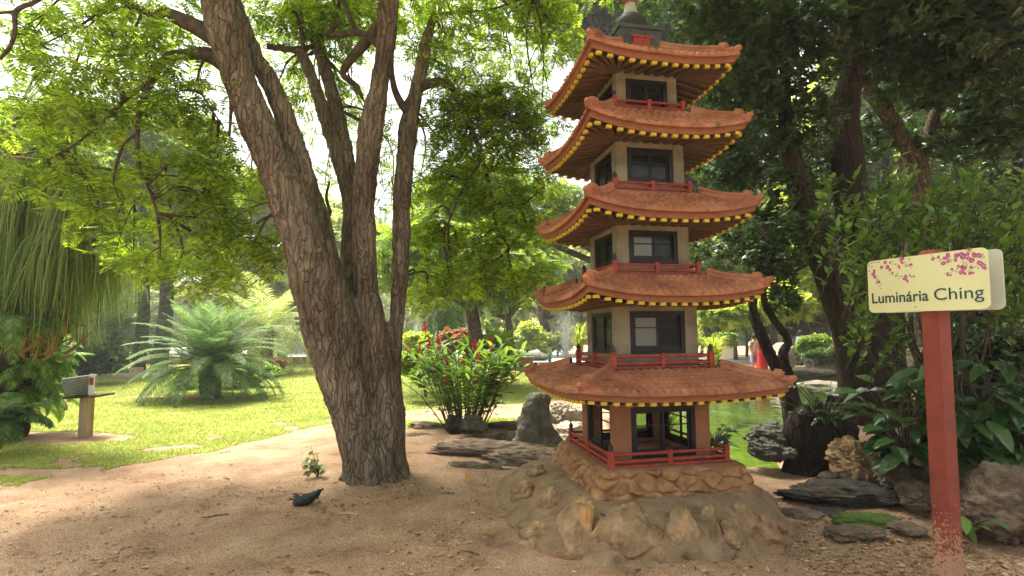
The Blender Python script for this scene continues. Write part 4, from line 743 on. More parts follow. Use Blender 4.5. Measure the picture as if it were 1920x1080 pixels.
for x_, w_, t_ in ((1500, 60, 775), (1528, 76, 790), (1556, 70, 765), (1582, 50, 800)): P, r = pxpath([(x_, 950, w_*1.3, 5.75), (x_+4, 880, w_, 5.75), (x_-3, 820, w_*.9, 5.75), (x_+2, t_, w_*.75, 5.75), (x_, t_-8, w_*.3, 5.75)]); g.tube(P-np.array(o.location), r, 26, amp=.45, fr=6, sub=8)
g.build('wood', M_barkk, o, smooth=True)
# stones in and along the pond
for n, (px, py, Y, w_, h_, lab) in enumerate([(1535, 724, 17.5, 76, 22, 'pale flat rock island in the pond, the larger one'), (1583, 744, 14.5, 60, 10, 'thin pale rock island in the pond, the smaller one'), (1510, 697, 20.6, 90, 16, 'pale rock slab on the far pond edge nearest the slim tree'), (1565, 690, 21.6, 110, 20, 'broad pale rock slab on the far pond edge below the little sign'), (1465, 672, 22.0, 36, 50, 'pale upright boulder behind the woman in red'), (1500, 668, 24.0, 60, 34, 'grey boulder the teal-dressed person sits on'),
     (1052, 690, 24.5, 50, 8, 'low stone slab on the far pond edge under the fountain'), (1005, 668, 27.5, 60, 14, 'dark round boulder behind the pond at the left'), (960, 664, 28, 50, 14, 'grey stones of the far bank left of the child'), (1000, 682, 26.5, 70, 7, 'flat pale stone over the water left of the child'), (1335, 676, 24, 46, 14, 'low grey rock behind the white bin'), (1395, 700, 21.2, 80, 10, 'flat sandy rock at the feet of the woman in red')]):
    rock(px, py, Y, w_, h_, 1.4, lab, M_rockp if 'dark' not in lab and 'grey' not in lab else M_rockg, 60+n, planes=9)
# ---------------------------------------------------------------- small things on the dirt
def ground_at(px, py): p = gr(px, py); return A(p[0], p[1], float(height(np.array([p[0]]), np.array([p[1]]))[0]))
p = ground_at(575, 955); g = MB(); u = np.linspace(0, math.pi, 22)[:, None]; v = np.arange(32)/32*2*math.pi
D = np.stack([np.cos(u)+0*v, np.sin(u)*np.cos(v), np.sin(u)*np.sin(v)], -1); Q = D*A(.115, .055, .05)*(1+.15*fbm(D*2.5, 3)[..., None]); Q[..., 2] += .045+Q[..., 0]*.25+np.clip(Q[..., 0], 0, 1)**2*3; g.grid(Q, cv=True)
g.tube([(.09, 0, .08), (.115, 0, .12), (.14, 0, .135)], A(.018, .010, .006), 8, sub=3); g.tube([(.085, .01, .09), (.088, .01, .13)], A(.010, .003), 6)
for _ in range(14): a = rng.uniform(-.1, .1); q0 = A(a, rng.uniform(-.04, .04), .03+rng.random()*.04); g.scat(T_leaf, q0[None], frames((A(-.6, rng.uniform(-.5, .5), .25))[None]), [.07])
o = g.build('black_husk', mat('husk', [(.008, .009, .009), (.02, .022, .02)], 20, .6, .5, 60, bdist=.004), smooth=True); o.location = p; tag(o, 'crumpled black husk lying on the dirt in front of the big tree', 'husk')
def stick(px, py, L, a, r, lab, m=M_wood):
    p = ground_at(px, py); g = MB(); d = A(math.cos(a), math.sin(a), 0)*L/2; g.tube([-d+A(0, 0, r), A(0, .006, r*1.6), d+A(0, 0, r)], A(r*.6, r, r*1.1), 8, sub=4, amp=.15, fr=20); g.tube([A(0, 0, r*1.5), d*.3+A(0, .03, r*2)], A(r*.5, r*.3), 5); o = g.build('stick', m, smooth=True); o.location = p; tag(o, lab, 'stick')
stick(652, 970, .17, -.12, .009, 'short grey-brown stick on the dirt right of the black husk'); stick(395, 972, .24, .55, .004, 'thin dark twig lying on the dirt at the left', M_bow); stick(880, 1040, .15, -.5, .004, 'thin dark twig just left of the mound', M_bow); stick(840, 930, .12, .1, .004, 'thin dark twig under the big tree', M_bow)
p = ground_at(879, 908); g = MB(); g.scat(leafT(.2, .05, .1), p[None], frames(A(-.06, .05, 1)[None], A(0, -1, .2)[None]), [.17]); o = g.build('dry_leaf', leafmat('leaf_ochre', [(.42, .25, .07), (.5, .32, .1)], .2)); tag(o, 'ochre dry leaf standing upright against the dark slab', 'leaf')
g = MB(); 
for q in range(3): g.scat(leafT(.3, .1, .1), at(948+q*9, 838, 7.35)[None]+A(0, 0, .0), frames((rdir(1)*A(1, .5, .4)), A(0, 0, 1)[None]), [.07])
tag(g.build('paper_scrap', M_white), 'crumpled white paper scraps at the pool edge by the upright rock', 'paper')
# weed at the foot of the big tree
b = ground_at(596, 905); o = empty('seedling', b); tag(o, 'small green seedling growing at the left foot of the big tree', 'plant'); g = MB(); s_ = MB()
for n in range(9):
    t = A(rng.uniform(-.2, .18), rng.uniform(-.08, .1), rng.uniform(.08, .3)); s_.tube([(0, 0, 0), t*.6+A(0, 0, .02), t], A(.004, .003, .002), 5, sub=3)
    k = 5; u = np.linspace(.4, 1, k)[:, None]; g.scat(leafT(.3, .04, -.2), t*u, frames(rdir(k)*A(1, .7, .3), A(0, -.3, 1)+rdir(k)*.4), rng.uniform(.06, .12, k))
s_.build('stems', M_bow, o); g.build('leaves', leafmat('leaf_seedling', [(.10, .2, .03), (.15, .24, .06), (.12, .15, .07)], .4), o)
# ---------------------------------------------------------------- red ginger clump
b = gr(872, 802); o = empty('ginger_clump', b); tag(o, 'leafy clump with upright red flower spikes between the big tree and the pagoda', 'flowering plant')
g = MB(); s_ = MB(); T = bigleafT(.125, .05, -.30, 7); fl = []
for n in range(66):
    a = rng.random()*6.28; sp = rng.random()**.6; h = rng.uniform(.9, 1.5); base_ = A(math.cos(a), math.sin(a)*.8, 0)*.32*sp; top = A(math.cos(a)*1.0*sp+rng.normal()*.08, math.sin(a)*.7*sp, h*(1-.18*sp)); mid = (base_+top)/2+A(0, 0, .12)
    s_.tube([base_, mid, top], A(.010, .008, .005), 6, sub=4); k = 11; u = np.linspace(.2, 1, k)[:, None]; P = base_*(1-u)**2+2*mid*u*(1-u)+top*u*u
    side = np.where(np.arange(k) % 2, 1, -1)[:, None]; ax = A(-math.sin(a+rng.normal()*.8), math.cos(a), 0); d = ax*side+A(math.cos(a), math.sin(a), 0)*.35*sp+A(0, 0, 1)*(.35+.6*u**2)+rdir(k)*.25
    g.scat(T, P, frames(d, A(0, 0, 1)-d*.2), rng.uniform(.22, .38, k)*(.6+.4*u[:, 0]))
    if n % 3 == 0: fl.append(top)
pxf = [(797, 618), (804, 648), (821, 640), (764, 655), (838, 686), (870, 655), (898, 676), (890, 650), (921, 650), (966, 675), (908, 681), (836, 712), (868, 680), (786, 660), (892, 709), (920, 700)]
for px, py in pxf: fl.append(at(px, py, b[1]+rng.uniform(-.35, .2))-b)
s_.build('stems', leafmat('stem_green', [(.07, .12, .03), (.12, .15, .04)], .1), o); g.build('leaves', L_ging, o)
for q, t in enumerate(fl[-16:]):
    f = MB(); k = 26; u = np.linspace(0, 1, k); aa = u*18; H = rng.uniform(.12, .24); P = t+np.stack([np.cos(aa)*.012, np.sin(aa)*.012, u*H-.05], -1); d = np.stack([np.cos(aa), np.sin(aa), 1.1+u], -1)
    f.scat(leafT(.3, .08, .05), P, frames(d, rdir(k)), .065*(1.1-u*.7)); f.tube([t-A(0, 0, .3), t+A(0, 0, H-.05)], .006, 5); f.build('flower_spike', L_redf, o)
# ---------------------------------------------------------------- palms
def frondT(L=2., n=34, ll=.5, arch=.9, lw=.012, vee=.25, droop=.25, seed=0, start=.12):
    """arching pinnate frond: x outwards, z up"""
    r = np.random.default_rng(seed); t = np.linspace(0, 1, n); ang = 1.15-arch*1.75*t; dx = np.cos(ang); dz = np.sin(ang); X = np.concatenate([[0], np.cumsum(dx[:-1])])*L/n; Z = np.concatenate([[0], np.cumsum(dz[:-1])])*L/n
    V = []; Fc = []
    for i in range(n-1):
        k = len(V); w0 = .018*(1-t[i]*.8)*L/2; w1 = .018*(1-t[i+1]*.8)*L/2; V += [(X[i], -w0, Z[i]), (X[i+1], -w1, Z[i+1]), (X[i+1], w1, Z[i+1]), (X[i], w0, Z[i])]; Fc.append([k, k+1, k+2, k+3])
    for i in range(n):
        if t[i] < start: continue
        l = ll*math.sin(math.pi*min(1, (.12+.86*t[i])))**.6*r.uniform(.9, 1.1)
        for s in (-1, 1):
            a = 1.15-.6*t[i]; tx = math.cos(ang[i]); tz = math.sin(ang[i]); fw = math.cos(a); d = A(tx*fw, s*math.sin(a), tz*fw+vee*math.sin(a)); p0 = A(X[i], 0, Z[i]); m1 = p0+d*l*.5; e = p0+d*l-A(0, 0, droop*l); wv = A(tx, 0, tz)*lw
            k = len(V); V += [p0-wv*.5, p0+wv*.5, m1+wv, m1-wv, e+wv*.1, e-wv*.1]; Fc += [[k, k+1, k+2, k+3], [k+3, k+2, k+4, k+5]]
    return np.array(V, float), np.array(Fc)
def palm(name, lab, base, H, tr, nf, L, lm, bm=M_barkd, ll=.45, arch=.9, lw=.014, lo=-.5, hi=1.2, cat='palm', group=None, trs=.2, nfr=30):
    o = empty(name, base); tag(o, lab, cat, group); g = MB(); zt = np.linspace(-.15, H, 14); g.tube(np.stack([zt*0, zt*0, zt], -1), tr*(1+.18*np.array([i % 2 for i in range(14)])), 14, amp=.25, fr=9); g.build('trunk', bm, o, smooth=False)
    g = MB(); tm = [frondT(L, nfr, ll, ar, lw, seed=q) for q, ar in enumerate((arch*.6, arch*.85, arch, arch*1.2))]
    for q in range(nf):
        u = (q+.5)/nf; a = q*2.39996; el = lo+(hi-lo)*(1-u)-.9; c, s = math.cos(el), math.sin(el); M = Rz(a)@A((c, 0, -s), (0, 1, 0), (s, 0, c)); g.scat(tm[min(3, int(u*4))], A(0, 0, H)[None], M[None], [rng.uniform(.85, 1.1)])
    g.build('fronds', lm, o); return o
palm('cycad', 'big cycad with arching blue-green fronds standing on the lawn', gr(393, 747), .62, .2, 74, 1.85, L_palm, M_barkk, .34, .8, .018, -.1, 1.35, 'cycad', nfr=44)
palm('palm', 'darker palm behind the wicker basket at the left', gr(212, 700), 1.3, .22, 40, 3.0, L_palm, M_barkk, .6, 1.0, .022, -.3, 1.1)
palm('palm', 'palm with a brown trunk seen between the big tree and the red flowers', at(835, 690, 20), 2.6, .28, 40, 2.6, L_palm, M_barkd, .6, 1.1, .03, -.9, 1.)
palm('palm', 'pale palm behind the cycad to its right', at(500, 700, 19.5), 1.6, .2, 36, 2.9, L_far, M_barkd, .6, 1., .03, -.5, 1.1)
# the huge plant with hanging grassy leaves on the left
o = empty('hanging_leaf_palm', at(40, 840, 7.2)*A(1, 1, 0)); tag(o, 'huge plant with long hanging grassy leaves filling the left edge', 'palm')
oc = np.array(o.location); g = MB()
for l in ([(-5, 880, 90, 7.6), (0, 760, 80, 7.6), (25, 640, 70, 7.6), (70, 520, 90, 7.4), (60, 380, 70, 7.4), (40, 250, 50, 7.4)], [(70, 640, 70, 7.3), (120, 560, 50, 7.2), (150, 440, 40, 7.1), (170, 330, 30, 7.1)]): P, r = pxpath(l); g.tube(P, r, 16, amp=.3, fr=6, sub=5)
keep(g.build('trunk', M_barkk, smooth=True), o); g = MB()
def ribbons(g, c, n, L, r0, lw=.006, fall=1.):
    t = np.linspace(0, 1, 7); a = rng.random(n)*6.28; sp = rng.uniform(.15, 1, n)*r0; up = rng.uniform(0, .35, n)*r0; l = rng.uniform(.6, 1.1, n)*L; q = rng.random(n)*.1
    X = sp[:, None]*(1-(1-t)**2.2); Z = up[:, None]*np.sin(t*math.pi*.5)*(1-t)-l[:, None]*t**1.7*fall; sw = rng.normal(0, .16, n)[:, None]*t**2
    cx = c[0]+np.cos(a)[:, None]*X-np.sin(a)[:, None]*sw; cy2 = c[1]+np.sin(a)[:, None]*X+np.cos(a)[:, None]*sw; P = np.stack([cx, cy2, c[2]+Z], -1); rnd = rng.random((n, 1))*6.28; wv = np.stack([np.cos(rnd), np.sin(rnd), rnd*0], -1)*lw*(1-.8*t)[None, :, None]
    V = np.stack([P-wv, P+wv], 2).reshape(-1, 3); b = (np.arange(n)*14)[:, None, None]; f = (b+np.array([[2*i, 2*i+1, 2*i+3, 2*i+2] for i in range(6)])[None]).reshape(-1, 4); g.add(V, f)
for px, py, Y, n, L, r0 in [(30, 230, 7.0, 520, 1.7, .8), (110, 260, 6.9, 520, 1.8, .75), (170, 330, 6.8, 480, 1.7, .6), (60, 380, 6.9, 480, 1.8, .7), (0, 320, 7, 400, 1.8, .7), (130, 420, 6.8, 420, 1.5, .65), (200, 400, 7, 320, 1.3, .45), (70, 500, 6.9, 300, 1.1, .6), (90, 210, 7.6, 300, 1.2, .9), (-60, 250, 7, 400, 2.2, .9)]: ribbons(g, at(px, py, Y), n, L, r0, .010)
keep(g.build('hanging_leaves', L_hang), o); g = MB()
for _ in range(60): c = at(rng.uniform(30, 130), rng.uniform(580, 680), rng.uniform(6.8, 7.2)); d = A(rng.uniform(-.2, 1), rng.uniform(-.8, .1), rng.uniform(.1, .9)); g.tube([c, c+d*.18, c+d*.42+A(0, 0, .05)], A(.022, .016, .006), 5, sub=2)
keep(g.build('dead_stubs', L_brown), o)
# ferns growing at its foot
for n, (px, py, Y, nf, L, lab) in enumerate([(52, 690, 7.9, 70, .74, 'bright fern with arching fronds spilling from the left trunk toward the basket'), (8, 800, 6.7, 30, .5, 'small fern low at the left edge of the photo'), (20, 620, 6.6, 30, .85, 'dark fern high on the trunk at the left edge'), (60, 745, 7.95, 44, .62, 'green fern hanging below the bright one, left of the basket post')]):
    c = at(px, py, Y); o = empty('fern', c); tag(o, lab, 'fern'); g = MB(); tm = [frondT(L, 20, .17, ar, .02, .0, .3, seed=q, start=.05) for q, ar in enumerate((.7, 1., 1.3))]
    for q in range(nf): a = rng.uniform(-2.6, .6); el = rng.uniform(-.9, .5); cc, ss = math.cos(-el), math.sin(-el); M = Rz(a)@A((cc, 0, ss), (0, 1, 0), (-ss, 0, cc)); g.scat(tm[q % 3], (inball(1)[0]*A(.15, .12, .15))[None], M[None], [rng.uniform(.7, 1.15)])
    g.build('fronds', L_ferny if n in (0, 3) else L_palm, o)
# ---------------------------------------------------------------- wicker basket on its post
b = ground_at(160, 817); o = empty('post_stand', b); tag(o, 'short wooden post with a flat board top on the bare dirt patch', 'stand'); k_ = b[1]/F
g = MB(); g.box((0, 0, .26), (.062, .062, .30)); g.build('post', M_wood, o); ztop = at(160, 742, b[1])[2]-b[2]
g = MB(); g.box((.03, 0, ztop+.0), (.23, .19, .014), A((1, 0, -.05), (0, 1, 0), (.05, 0, 1))); g.build('board', M_barkd, o); g = MB(); g.box((0, 0, ztop/2+.28), (.058, .058, ztop/2-.29)); g.build('post_top', M_grey, o)
bo_ = empty('wicker_basket', A(b[0]-.13, b[1], b[2]+ztop+.018)); tag(bo_, 'round grey-green wicker basket on the wooden post stand', 'basket'); g = MB(); n = 96; rows = 10
for r_i in range(rows):
    z = .014+r_i*.0245; rr_ = .135+.07*(r_i/rows)**.7; a = np.arange(n)/n*2*math.pi; w_ = .011*np.sin(a*15+math.pi*(r_i % 2)); g.tube(np.stack([np.cos(np.append(a, a[0]))*(rr_+np.append(w_, w_[0])), np.sin(np.append(a, a[0]))*(rr_+np.append(w_, w_[0]))*.85, z+0*np.append(a, a[0])], -1), .0125, 6, cap=False)
g.build('weave', M_wick, bo_, smooth=True); g = MB(); g.lathe((0, 0, 0), [(0, 0), (.128, 0), (.188, .235), (.184, .235), (.12, .01), (0, .01)], 40); V = g.V[0]; V[:, 1] *= .85; g.build('lining', M_grey, bo_)
g = MB(); a = np.arange(49)/48*2*math.pi; g.tube(np.stack([np.cos(a)*.203, np.sin(a)*.173, .245+.03*np.cos(a)], -1), .014, 8, cap=False); g.build('rim', M_wick, bo_, smooth=True)
tg_ = empty('notice_card', A(b[0]+.10, b[1]-.06, b[2]+ztop+.018)); tag(tg_, 'small white and red card standing beside the wicker basket', 'card'); g = MB(); g.box((0, 0, .15), (.042, .006, .15)); g.build('card', M_white, tg_); g = MB(); g.box((0, -.008, .20), (.030, .001, .055)); g.build('red_field', M_red, tg_)

# ---------------------------------------------------------------- farther trees
def far_tree(lab, px, Y, trunk_w, top_py, crowns, T, size, lm, nleaf, bm=M_barkd, name='garden_tree', group='garden trees beyond the lawn and pond', base_z=0., cr=.42, flat=.35):
    """crowns: (px, py, rx px, ry px) at depth Y"""
    b = gr(px, 700); b = A((px-960)/F*Y, Y, base_z); o = empty(name, b); tag(o, lab, 'tree', group); g = MB(); r0 = trunk_w/2/F*Y; top = at(px+rng.uniform(-8, 8), top_py, Y)-b; g.tube([(0, 0, -.2), top*.45+A(r0*.8, 0, 0), top], A(r0*1.25, r0, r0*.7), 10, sub=5, amp=.12, fr=3)
    cm = MB()
    for q, (cx, cy2, rx, ry) in enumerate(crowns):
        c = at(cx, cy2, Y)-b; rad = A(rx, (rx+ry)/2, ry)/F*Y; cc = clumpcrown(cm, c, rad, max(7, int(rx*ry/500)), int(nleaf*rx*ry/8000), T, size, px+q, cr, .3, flat)
        for t in cc[:6]: g.tube([top*.9, (top+t)/2+rdir(1)[0]*.3, t], A(r0*.5, r0*.3, r0*.1), 6, sub=3)
    g.build('trunk', bm, o, smooth=True); cm.build('crown', lm, o); return o
GT = [
 ('bright feathery garden tree with a stubby forked trunk behind the red flowers', 885, 14, 30, 560, [(870, 500, 130, 75), (960, 520, 90, 55), (800, 480, 90, 60)], T_spray, .42, L_mid, 1900),
 ('slender tree right of the stubby trunk, in front of the white building', 948, 24, 16, 590, [(945, 560, 60, 50), (960, 480, 90, 60)], T_clu, .5, L_mid, 1500),
 ('tall far tree seen through the gap between the forked trunks', 660, 26, 26, 460, [(640, 440, 90, 50), (700, 520, 90, 50)], T_clu, .6, L_far, 900),
 ('tree with the left one of two tall straight trunks beyond the lawn', 264, 21, 20, 420, [(250, 330, 150, 110), (180, 470, 100, 70)], T_clu, .5, L_mid, 1700),
 ('tree with the right one of two tall straight trunks beyond the lawn', 302, 23, 24, 420, [(330, 300, 130, 110), (360, 460, 90, 70)], T_clu, .5, L_mid, 1600),
 ('far tree at the left behind the hanging palm', 130, 17, 40, 450, [(100, 380, 150, 130), (60, 540, 90, 60)], T_clu, .42, L_mid, 1700),
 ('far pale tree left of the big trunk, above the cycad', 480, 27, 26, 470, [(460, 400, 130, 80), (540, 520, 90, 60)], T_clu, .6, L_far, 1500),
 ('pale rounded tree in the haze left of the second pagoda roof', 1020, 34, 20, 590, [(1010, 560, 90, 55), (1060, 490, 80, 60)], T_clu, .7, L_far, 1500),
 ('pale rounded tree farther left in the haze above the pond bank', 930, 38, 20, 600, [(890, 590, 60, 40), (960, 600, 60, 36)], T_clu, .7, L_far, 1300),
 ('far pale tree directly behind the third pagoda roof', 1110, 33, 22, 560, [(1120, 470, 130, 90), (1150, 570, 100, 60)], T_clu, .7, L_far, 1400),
 ('feathery tree filling the gap between the big trunk and the pagoda', 1190, 16, 24, 500, [(980, 400, 120, 80), (880, 360, 100, 70)], T_spray, .42, L_mid, 1500),
 ('tall tree behind the top roofs of the pagoda', 1240, 17, 40, 300, [(1280, 120, 170, 120), (1180, 0, 180, 90), (1330, 300, 120, 110)], T_clu, .4, L_dark, 2000),
 ('yellow-green broad-leaved tree overhanging the far bank at the right', 1600, 20, 16, 600, [(1370, 578, 120, 34), (1480, 560, 110, 50), (1560, 500, 80, 70)], T_clu, .6, L_yel, 3600),
 ('tall sunlit tree beyond the pond seen through the dark branches', 1500, 30, 30, 560, [(1480, 440, 170, 100), (1350, 400, 150, 100), (1600, 330, 170, 150)], T_clu, .8, L_yel, 1300),
 ('tall sunlit tree behind the shade trees at the far right', 1760, 26, 34, 560, [(1760, 360, 170, 150), (1880, 220, 150, 150), (1700, 180, 140, 110), (1860, 480, 130, 100)], T_clu, .7, L_yel, 1500),
 ('tree at the far left edge beyond the parking lot', 20, 30, 30, 500, [(20, 470, 130, 100), (-60, 300, 160, 120)], T_clu, .7, L_far, 1200),
 ('far tree above the parked cars right of the cycad', 560, 40, 24, 560, [(560, 560, 70, 50), (600, 450, 90, 70)], T_clu, .9, L_far, 1300),
 ('far tree above the parking lot left of the two straight trunks', 180, 36, 24, 560, [(170, 560, 80, 40), (230, 480, 90, 70)], T_clu, .8, L_far, 1200),
 ('far tree between the cycad and the two straight trunks', 380, 36, 24, 560, [(390, 560, 80, 40), (420, 480, 80, 60)], T_clu, .8, L_far, 1200)]
for a in GT: far_tree(*a)
# slim straight trunks of the grove beyond the pond
for q, (px, Y, w_) in enumerate([(1312, 27, 7), (1328, 29, 6), (1345, 26, 8), (1362, 30, 6), (1378, 28, 9), (1398, 31, 6), (1448, 29, 14), (1470, 27, 7), (1532, 30, 8), (1556, 27, 10), (1580, 31, 7), (1600, 29, 8)]):
    b = A((px-960)/F*Y, Y, 0.); g = MB(); g.tube([(0, 0, 0), (rng.uniform(-.2, .2), 0, 2.2), (rng.uniform(-.4, .4), 0, 5)], A(w_/2/F*Y, w_/2.3/F*Y, w_/3/F*Y), 8, sub=3, amp=.1)
    o = empty('grove_tree', b); g.build('trunk', M_barkd, o, smooth=True); g = MB(); P = inball(500)*A(1.9, 1.6, 1.3)+A(0, 0, 5.2); crownpts(g, P, T_clu, .6, .3, .3, 1); g.build('crown', L_mid, o)
    tag(o, '%s from the left of the thin straight trunks in the grove beyond the pond' % ['first', 'second', 'third', 'fourth', 'fifth', 'sixth', 'seventh', 'eighth', 'ninth', 'tenth', 'eleventh', 'twelfth'][q], 'tree', 'slim grove trees beyond the pond')
# distant wood closing the view
g = MB(); n = 42000; a = rng.uniform(-1.25, 1.25, n); a = np.where((a < 0) & (rng.random(n) < .45), -a, a); Rr = rng.uniform(62, 80, n); xx = Rr*np.sin(a); yy = Rr*np.cos(a); hh = 5.+3.5*fbm(np.stack([a*9, a*0, a*0], -1), 3)+np.clip(a, 0, 1)*9; z = hh*rng.random(n)**.8
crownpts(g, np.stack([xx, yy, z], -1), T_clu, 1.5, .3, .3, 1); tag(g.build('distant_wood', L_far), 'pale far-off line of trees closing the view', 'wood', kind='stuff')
# ---------------------------------------------------------------- bushes, agave, reeds
def bush(px, py, Y, w_, h_, n, T, size, lm, lab, name='bush', group=None, cat='bush'):
    b = A((px-960)/F*Y, Y, at(px, py+h_/2, Y)[2]); o = empty(name, b); tag(o, lab, cat, group); rad = A(w_/2, w_/2.4, h_/2)/F*Y; g = MB(); clumpcrown(g, A(0, 0, rad[2]), rad, 14, n, T, size, int(px), .42, .2, .3, .4); g.build('leaves', lm, o)
    g = MB()
    for _ in range(6): g.tube([(0, 0, -.1), A(*(rdir(1)[0][:2]*rad[0]*.3), rad[2]), A(*(rdir(1)[0][:2]*rad[0]*.6), rad[2]*1.4)], A(.03, .02, .01), 5)
    g.build('stems', M_bow, o); return o
for a in [(1525, 652, 22.5, 60, 44, 900, T_clu, .3, L_mid, 'round trimmed bush right of the seated person'), (1552, 668, 21.5, 80, 24, 700, T_clu, .3, L_shr, 'low bush with orange tips below the little cream sign'), (1345, 640, 23.5, 60, 28, 600, T_clu, .3, L_mid, 'low round bush behind the second railing'), (1595, 640, 24, 70, 60, 900, T_clu, .35, L_dark, 'dark bush left of the leaning trunk'), (1330, 610, 30, 90, 40, 600, T_clu, .45, L_dark, 'dark hedge at the back left of the grove'), (1480, 610, 33, 200, 40, 1200, T_clu, .5, L_dark, 'long dark hedge at the back of the grove'),
     (800, 690, 11.5, 90, 90, 1500, T_clu, .2, L_mid, 'green bush between the big trunk and the red flowers'), (850, 640, 17, 70, 50, 700, T_clu, .26, L_rose, 'reddish bush behind the red-flowering clump'), (780, 640, 16, 60, 50, 700, T_clu, .26, L_yel, 'yellow-green bush just right of the big trunk'), (920, 655, 15, 60, 60, 700, T_long, .5, L_mid, 'spiky green bush behind the red-flowering clump'), (990, 640, 30, 70, 50, 700, T_clu, .45, L_yel, 'pale yellow-green bush on the far bank left of the child'), (1045, 640, 31, 60, 50, 700, T_clu, .45, L_far, 'pale bush behind the fountain spray'), (940, 640, 30, 60, 34, 500, T_clu, .4, L_far, 'low pale bush left of the slender tree'),
     (450, 705, 14.5, 110, 50, 900, T_clu, .24, L_mid, 'low leafy bush right of the cycad trunk'), (500, 690, 18, 70, 30, 500, T_clu, .24, L_rose, 'small reddish bush near the far kerb'), (345, 712, 14, 50, 40, 500, T_clu, .22, L_yel, 'small yellow-flowered bush left of the cycad trunk'), (160, 680, 15, 110, 70, 1300, T_clu, .3, L_dark, 'dark bush behind the wicker basket'), (80, 640, 13, 110, 90, 1400, T_clu, .3, L_mid, 'green bush behind the left fern'), (560, 640, 30, 70, 40, 500, T_clu, .5, L_mid, 'bush on the kerb right of the cycad'), (225, 655, 26, 50, 36, 400, T_clu, .45, L_dark, 'dark bush beyond the two straight trunks'), (1850, 680, 7.6, 220, 200, 3200, T_clu, .2, L_dark, 'dark leafy bush in the shade at the right edge'), (1720, 700, 8.6, 180, 170, 2400, T_clu, .2, L_dark, 'dark leafy bush in the shade behind the red post'), (1690, 620, 10.5, 200, 160, 2200, T_clu, .26, L_dark, 'dark bush deeper in the shade under the forked tree'), (1860, 560, 9.5, 220, 180, 2600, T_clu, .24, L_dark, 'tall dark bush behind the sign at the right edge')]: bush(*a)
def tuft(px, py, Y, w_, h_, n, lm, lab, name='reed_clump', wd=.018, cat='plant'):
    b = at(px, py+h_/2, Y); o = empty(name, b); tag(o, lab, cat); g = MB(); t = np.linspace(0, 1, 6); a = rng.random(n)*6.28; H = h_/F*Y*rng.uniform(.6, 1.15, n); sp = w_/2/F*Y*rng.uniform(.1, 1, n)
    P = np.stack([np.cos(a)[:, None]*sp[:, None]*t**1.6, np.sin(a)[:, None]*sp[:, None]*t**1.6, H[:, None]*np.sin(t*math.pi*.62)/math.sin(math.pi*.5)], -1); wv = np.stack([-np.sin(a), np.cos(a), a*0], -1)[:, None]*(wd*(1-t*.92))[None, :, None]
    V = np.stack([P-wv, P+wv], 2).reshape(-1, 3); f = ((np.arange(n)*12)[:, None, None]+np.array([[2*i, 2*i+1, 2*i+3, 2*i+2] for i in range(5)])[None]).reshape(-1, 4); g.add(V, f); g.build('blades', lm, o); return o
tuft(1402, 634, 24, 56, 50, 130, L_palm, 'spiky blue-green agave-like plant on the far bank above the red dress', 'spiky_plant', .05); tuft(1340, 672, 10.5, 90, 62, 240, L_yel, 'bright yellow-green reeds at the pond edge right of the second railing'); tuft(1305, 655, 11, 50, 80, 160, L_yel, 'tall bright reeds directly behind the second pagoda storey'); tuft(1088, 655, 9.5, 50, 80, 160, L_yel, 'bright green reeds left of the second pagoda storey')
tuft(1030, 745, 8.9, 50, 30, 40, L_rose, 'small dark red-leaved plant under the lowest roof at the left'); tuft(1250, 800, 8.6, 120, 80, 90, L_mid, 'green leafy reeds seen through the windows of the lowest storey', wd=.03); tuft(385, 742, 12.4, 50, 34, 30, L_yel, 'small yellow-green blades at the foot of the cycad')
# ---------------------------------------------------------------- built things far away
o = empty('kerb_wall', (-12, 25.2, 0)); tag(o, 'low red-brown kerb wall along the far end of the lawn', 'wall'); g = MB(); g.box((0, 0, .14), (13, .15, .16)); g.build('wall', M_rust, o); g = MB(); g.box((0, 0, .315), (13.05, .19, .018)); g.build('coping', M_rockb, o)
def building(px0, px1, top, Y, lab, roof=True, wm=M_pale):
    x0, x1 = (px0-960)/F*Y, (px1-960)/F*Y; H = at(960, top, Y)[2]; W2 = (x1-x0)/2; o = empty('building', ((x0+x1)/2, Y, 0)); tag(o, lab, 'building'); g = MB(); g.box((0, 4, H/2), (W2, 4, H/2)); g.build('wall', wm, o)
    if roof:
        g = MB(); z0, z1 = H+.02, H+W2*.16+1.0; V = [(-W2-.5, -.6, z0), (W2+.5, -.6, z0), (W2+.5, 8.6, z0), (-W2-.5, 8.6, z0), (-W2*.5, 4, z1), (W2*.5, 4, z1)]; g.add(V, [[0, 1, 5, 4], [1, 2, 5], [2, 3, 4, 5], [3, 0, 4], [3, 2, 1, 0]]); g.build('roof', M_raft, o)
    for k in range(int(W2*2/3)):
        x = -W2+1.6+k*3; g = MB(); g.box((x, -.01, H*.55), (.6, .03, .55)); f = g.build('window', M_lgrey, o); g = MB(); g.box((x, -.05, H*.55), (.5, .012, .45)); g.build('pane', M_glassf, f)
building(775, 905, 606, 46, 'long low white building behind the red flowers'); building(905, 985, 596, 52, 'white building with a brown roof behind the slender tree'); building(1130, 1240, 560, 44, 'white building glimpsed through the pagoda windows', False); building(60, 250, 600, 62, 'white building beyond the parking lot at the left', False); building(500, 640, 606, 60, 'white building beyond the parking lot right of the cycad', False)
